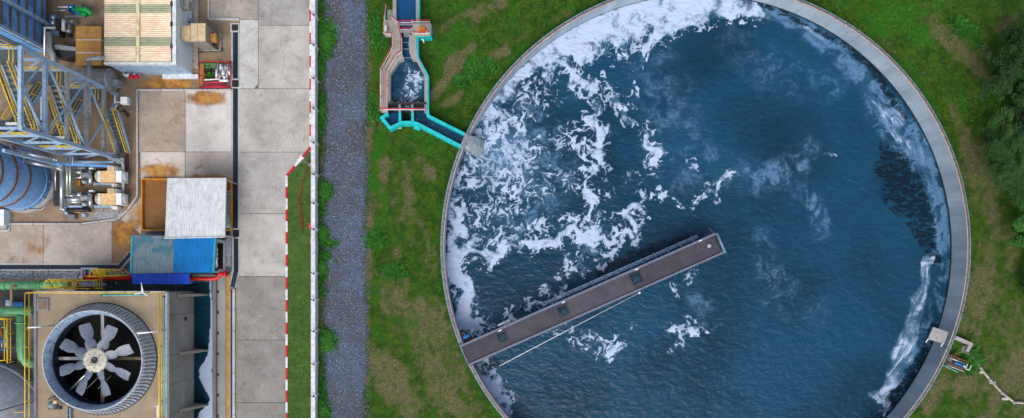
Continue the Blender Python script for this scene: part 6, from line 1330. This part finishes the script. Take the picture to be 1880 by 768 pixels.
# ---------------------------------------------------------------- trees at the right edge
leafmat('leaf_dark', (.07, .18, .05), (.12, .26, .07), (.20, .35, .09)); leafmat('leaf_feather', (.11, .25, .08), (.17, .33, .11), (.28, .43, .17)); leafmat('leaf_bright', (.12, .34, .10), (.20, .46, .13), (.30, .5, .2))
def tree(lab, px, py, h, R, mat, kind, seed, nclump=150, base=None, name='leafy_tree'):
    r2 = np.random.default_rng(seed); bxy = W(*(base or (px, py)), 0); t = thing(name, lab, 'tree', bxy)
    top = W(px, py, h * .8); trunk = MB(); b = Vector(bxy); tp = Vector((top[0], top[1], h * .78))
    trunk.tube([b, b.lerp(tp, .35) + Vector((.1, -.1, 0)), b.lerp(tp, .7), tp], [.24, .18, .12, .05], 8); trunk.obj('trunk', 'bark', t)
    V = []; LS = []
    for q in range(11):
        a = 2*PI*q/11 + r2.uniform(-.3, .3); s = b.lerp(tp, r2.uniform(.3, .85)); rr = R * r2.uniform(.65, 1.0); e = s + Vector((math.cos(a)*rr, math.sin(a)*rr, r2.uniform(.2, 1.0)*h*.2))
        MB().tube([s, s.lerp(e, .5) + Vector((0, 0, .15)), e], [.09, .06, .02], 6).obj('limb', 'bark', t); LS.append((s, e))
    cen = []
    for q in range(nclump):
        s, e = LS[r2.integers(len(LS))]; f = r2.uniform(.25, 1.05); p = s.lerp(e, f) + Vector((r2.normal(0, .13)*R, r2.normal(0, .13)*R, r2.normal(.1, .12)*h*.6)); cen.append((p, e - s))
    per = 130 if kind == 'bush' else 110
    for p, d in cen:
        m = per; rad = (.42 if kind == 'bush' else .50) * r2.uniform(.6, 1.25)
        if kind == 'bush':
            o = r2.normal(0, 1, (m, 3)); o /= np.linalg.norm(o, axis=1)[:, None]; o *= rad * r2.uniform(.5, 1, (m, 1)); o[:, 2] *= .7
            a = r2.uniform(0, 6.28, m); s = r2.uniform(.05, .10, m); tl = r2.uniform(-.6, .6, m)
            d1 = np.c_[np.cos(a), np.sin(a), tl] * s[:, None]; d2 = np.c_[-np.sin(a), np.cos(a), -tl * .5] * s[:, None] * .6
        else:
            da = math.atan2(d.y, d.x) + r2.normal(0, .35); o = r2.normal(0, .33, (m, 3)) * rad; l_ = r2.uniform(-1, 1, m) * rad * 1.3; o[:, 0] += math.cos(da) * l_; o[:, 1] += math.sin(da) * l_; o[:, 2] *= .6
            a = da + r2.normal(0, .5, m); s = r2.uniform(.10, .2, m); tl = r2.uniform(-.2, .5, m)
            d1 = np.c_[np.cos(a), np.sin(a), tl] * s[:, None]; d2 = np.c_[-np.sin(a), np.cos(a), np.zeros(m)] * .018
        c_ = o + np.array(p); V.append(np.stack([c_ - d1, c_ - d2, c_ + d1, c_ + d2], 1))
    V = np.concatenate(V).reshape(-1, 3); F = np.arange(len(V)).reshape(-1, 4)
    o = np_obj('crown', np_mesh('crown', V, F, M[mat], smooth=False), None, t)
tree('dark dense bushy tree at the upper right edge of the lawn', 1876, 118, 4.8, 4.0, 'leaf_dark', 'bush', 1, 420, (1885, 125))
tree('second dark bushy tree right below the upper right one', 1892, 205, 4.0, 2.2, 'leaf_dark', 'bush', 8, 130, (1890, 205))
tree('feathery grey green tree at the right edge beside the tank', 1862, 315, 4.8, 3.0, 'leaf_feather', 'feather', 2, 200, (1880, 310), 'feathery_tree')
tree('feathery sapling leaning out above the larger feathery tree', 1835, 262, 3.4, 2.2, 'leaf_feather', 'feather', 5, 90, (1850, 265), 'feathery_tree')
tree('bright green tree half out of the picture at the right, below the feathery one', 1889, 425, 4.0, 2.0, 'leaf_bright', 'bush', 3, 120, (1892, 430)); tree('dark bush in the lower right border below the bright green tree', 1896, 520, 2.6, 1.5, 'leaf_dark', 'bush', 6, 60, (1897, 520))
for k, (x, y, s, lab) in enumerate([(600,76,1.0,'bright green shrub leaning over the gravel beside the upper part of the white wall'), (596,352,.8,'low green shrub at the foot of the white wall halfway down the track'), (603,628,.95,'rounded green shrub spreading from the white wall near the bottom of the gravel track'), (593,752,.8,'lowest green shrub along the white wall'), (592,430,.7,'ragged green shrub beside the wall near the red box'), (590,492,.7,'green shrub just below the ragged one by the wall')]):
    r2 = np.random.default_rng(50 + k); q = W(x, y, 0); t = thing('shrub', lab, 'shrub', q); m = int(1500 * s)
    st = MB()
    for j in range(6): a = 1.05 * j; st.tube([q, (q[0] + .5*s*math.cos(a), q[1] + .5*s*math.sin(a), .35*s)], [.02, .008], 5)
    st.obj('stems', 'bark', t); c_ = np.c_[r2.normal(0, .34*s, m), r2.normal(0, .42*s, m), np.abs(r2.normal(.2, .14, m)) * s] + np.array(q)
    a = r2.uniform(0, 6.28, m); sz = r2.uniform(.05, .1, m); d1 = np.c_[np.cos(a), np.sin(a), r2.uniform(-.4, .4, m)] * sz[:, None]; d2 = np.c_[-np.sin(a), np.cos(a), np.zeros(m)] * sz[:, None] * .5
    V = np.stack([c_ - d1, c_ - d2, c_ + d1, c_ + d2], 1).reshape(-1, 3); np_obj('foliage', np_mesh('foliage', V, np.arange(len(V)).reshape(-1, 4), M['weed'], smooth=False), None, t)
for o in list(bpy.data.objects):
    if o.type == 'MESH' and o.data.materials and tuple(o.color) == (1, 1, 1, 1): pass
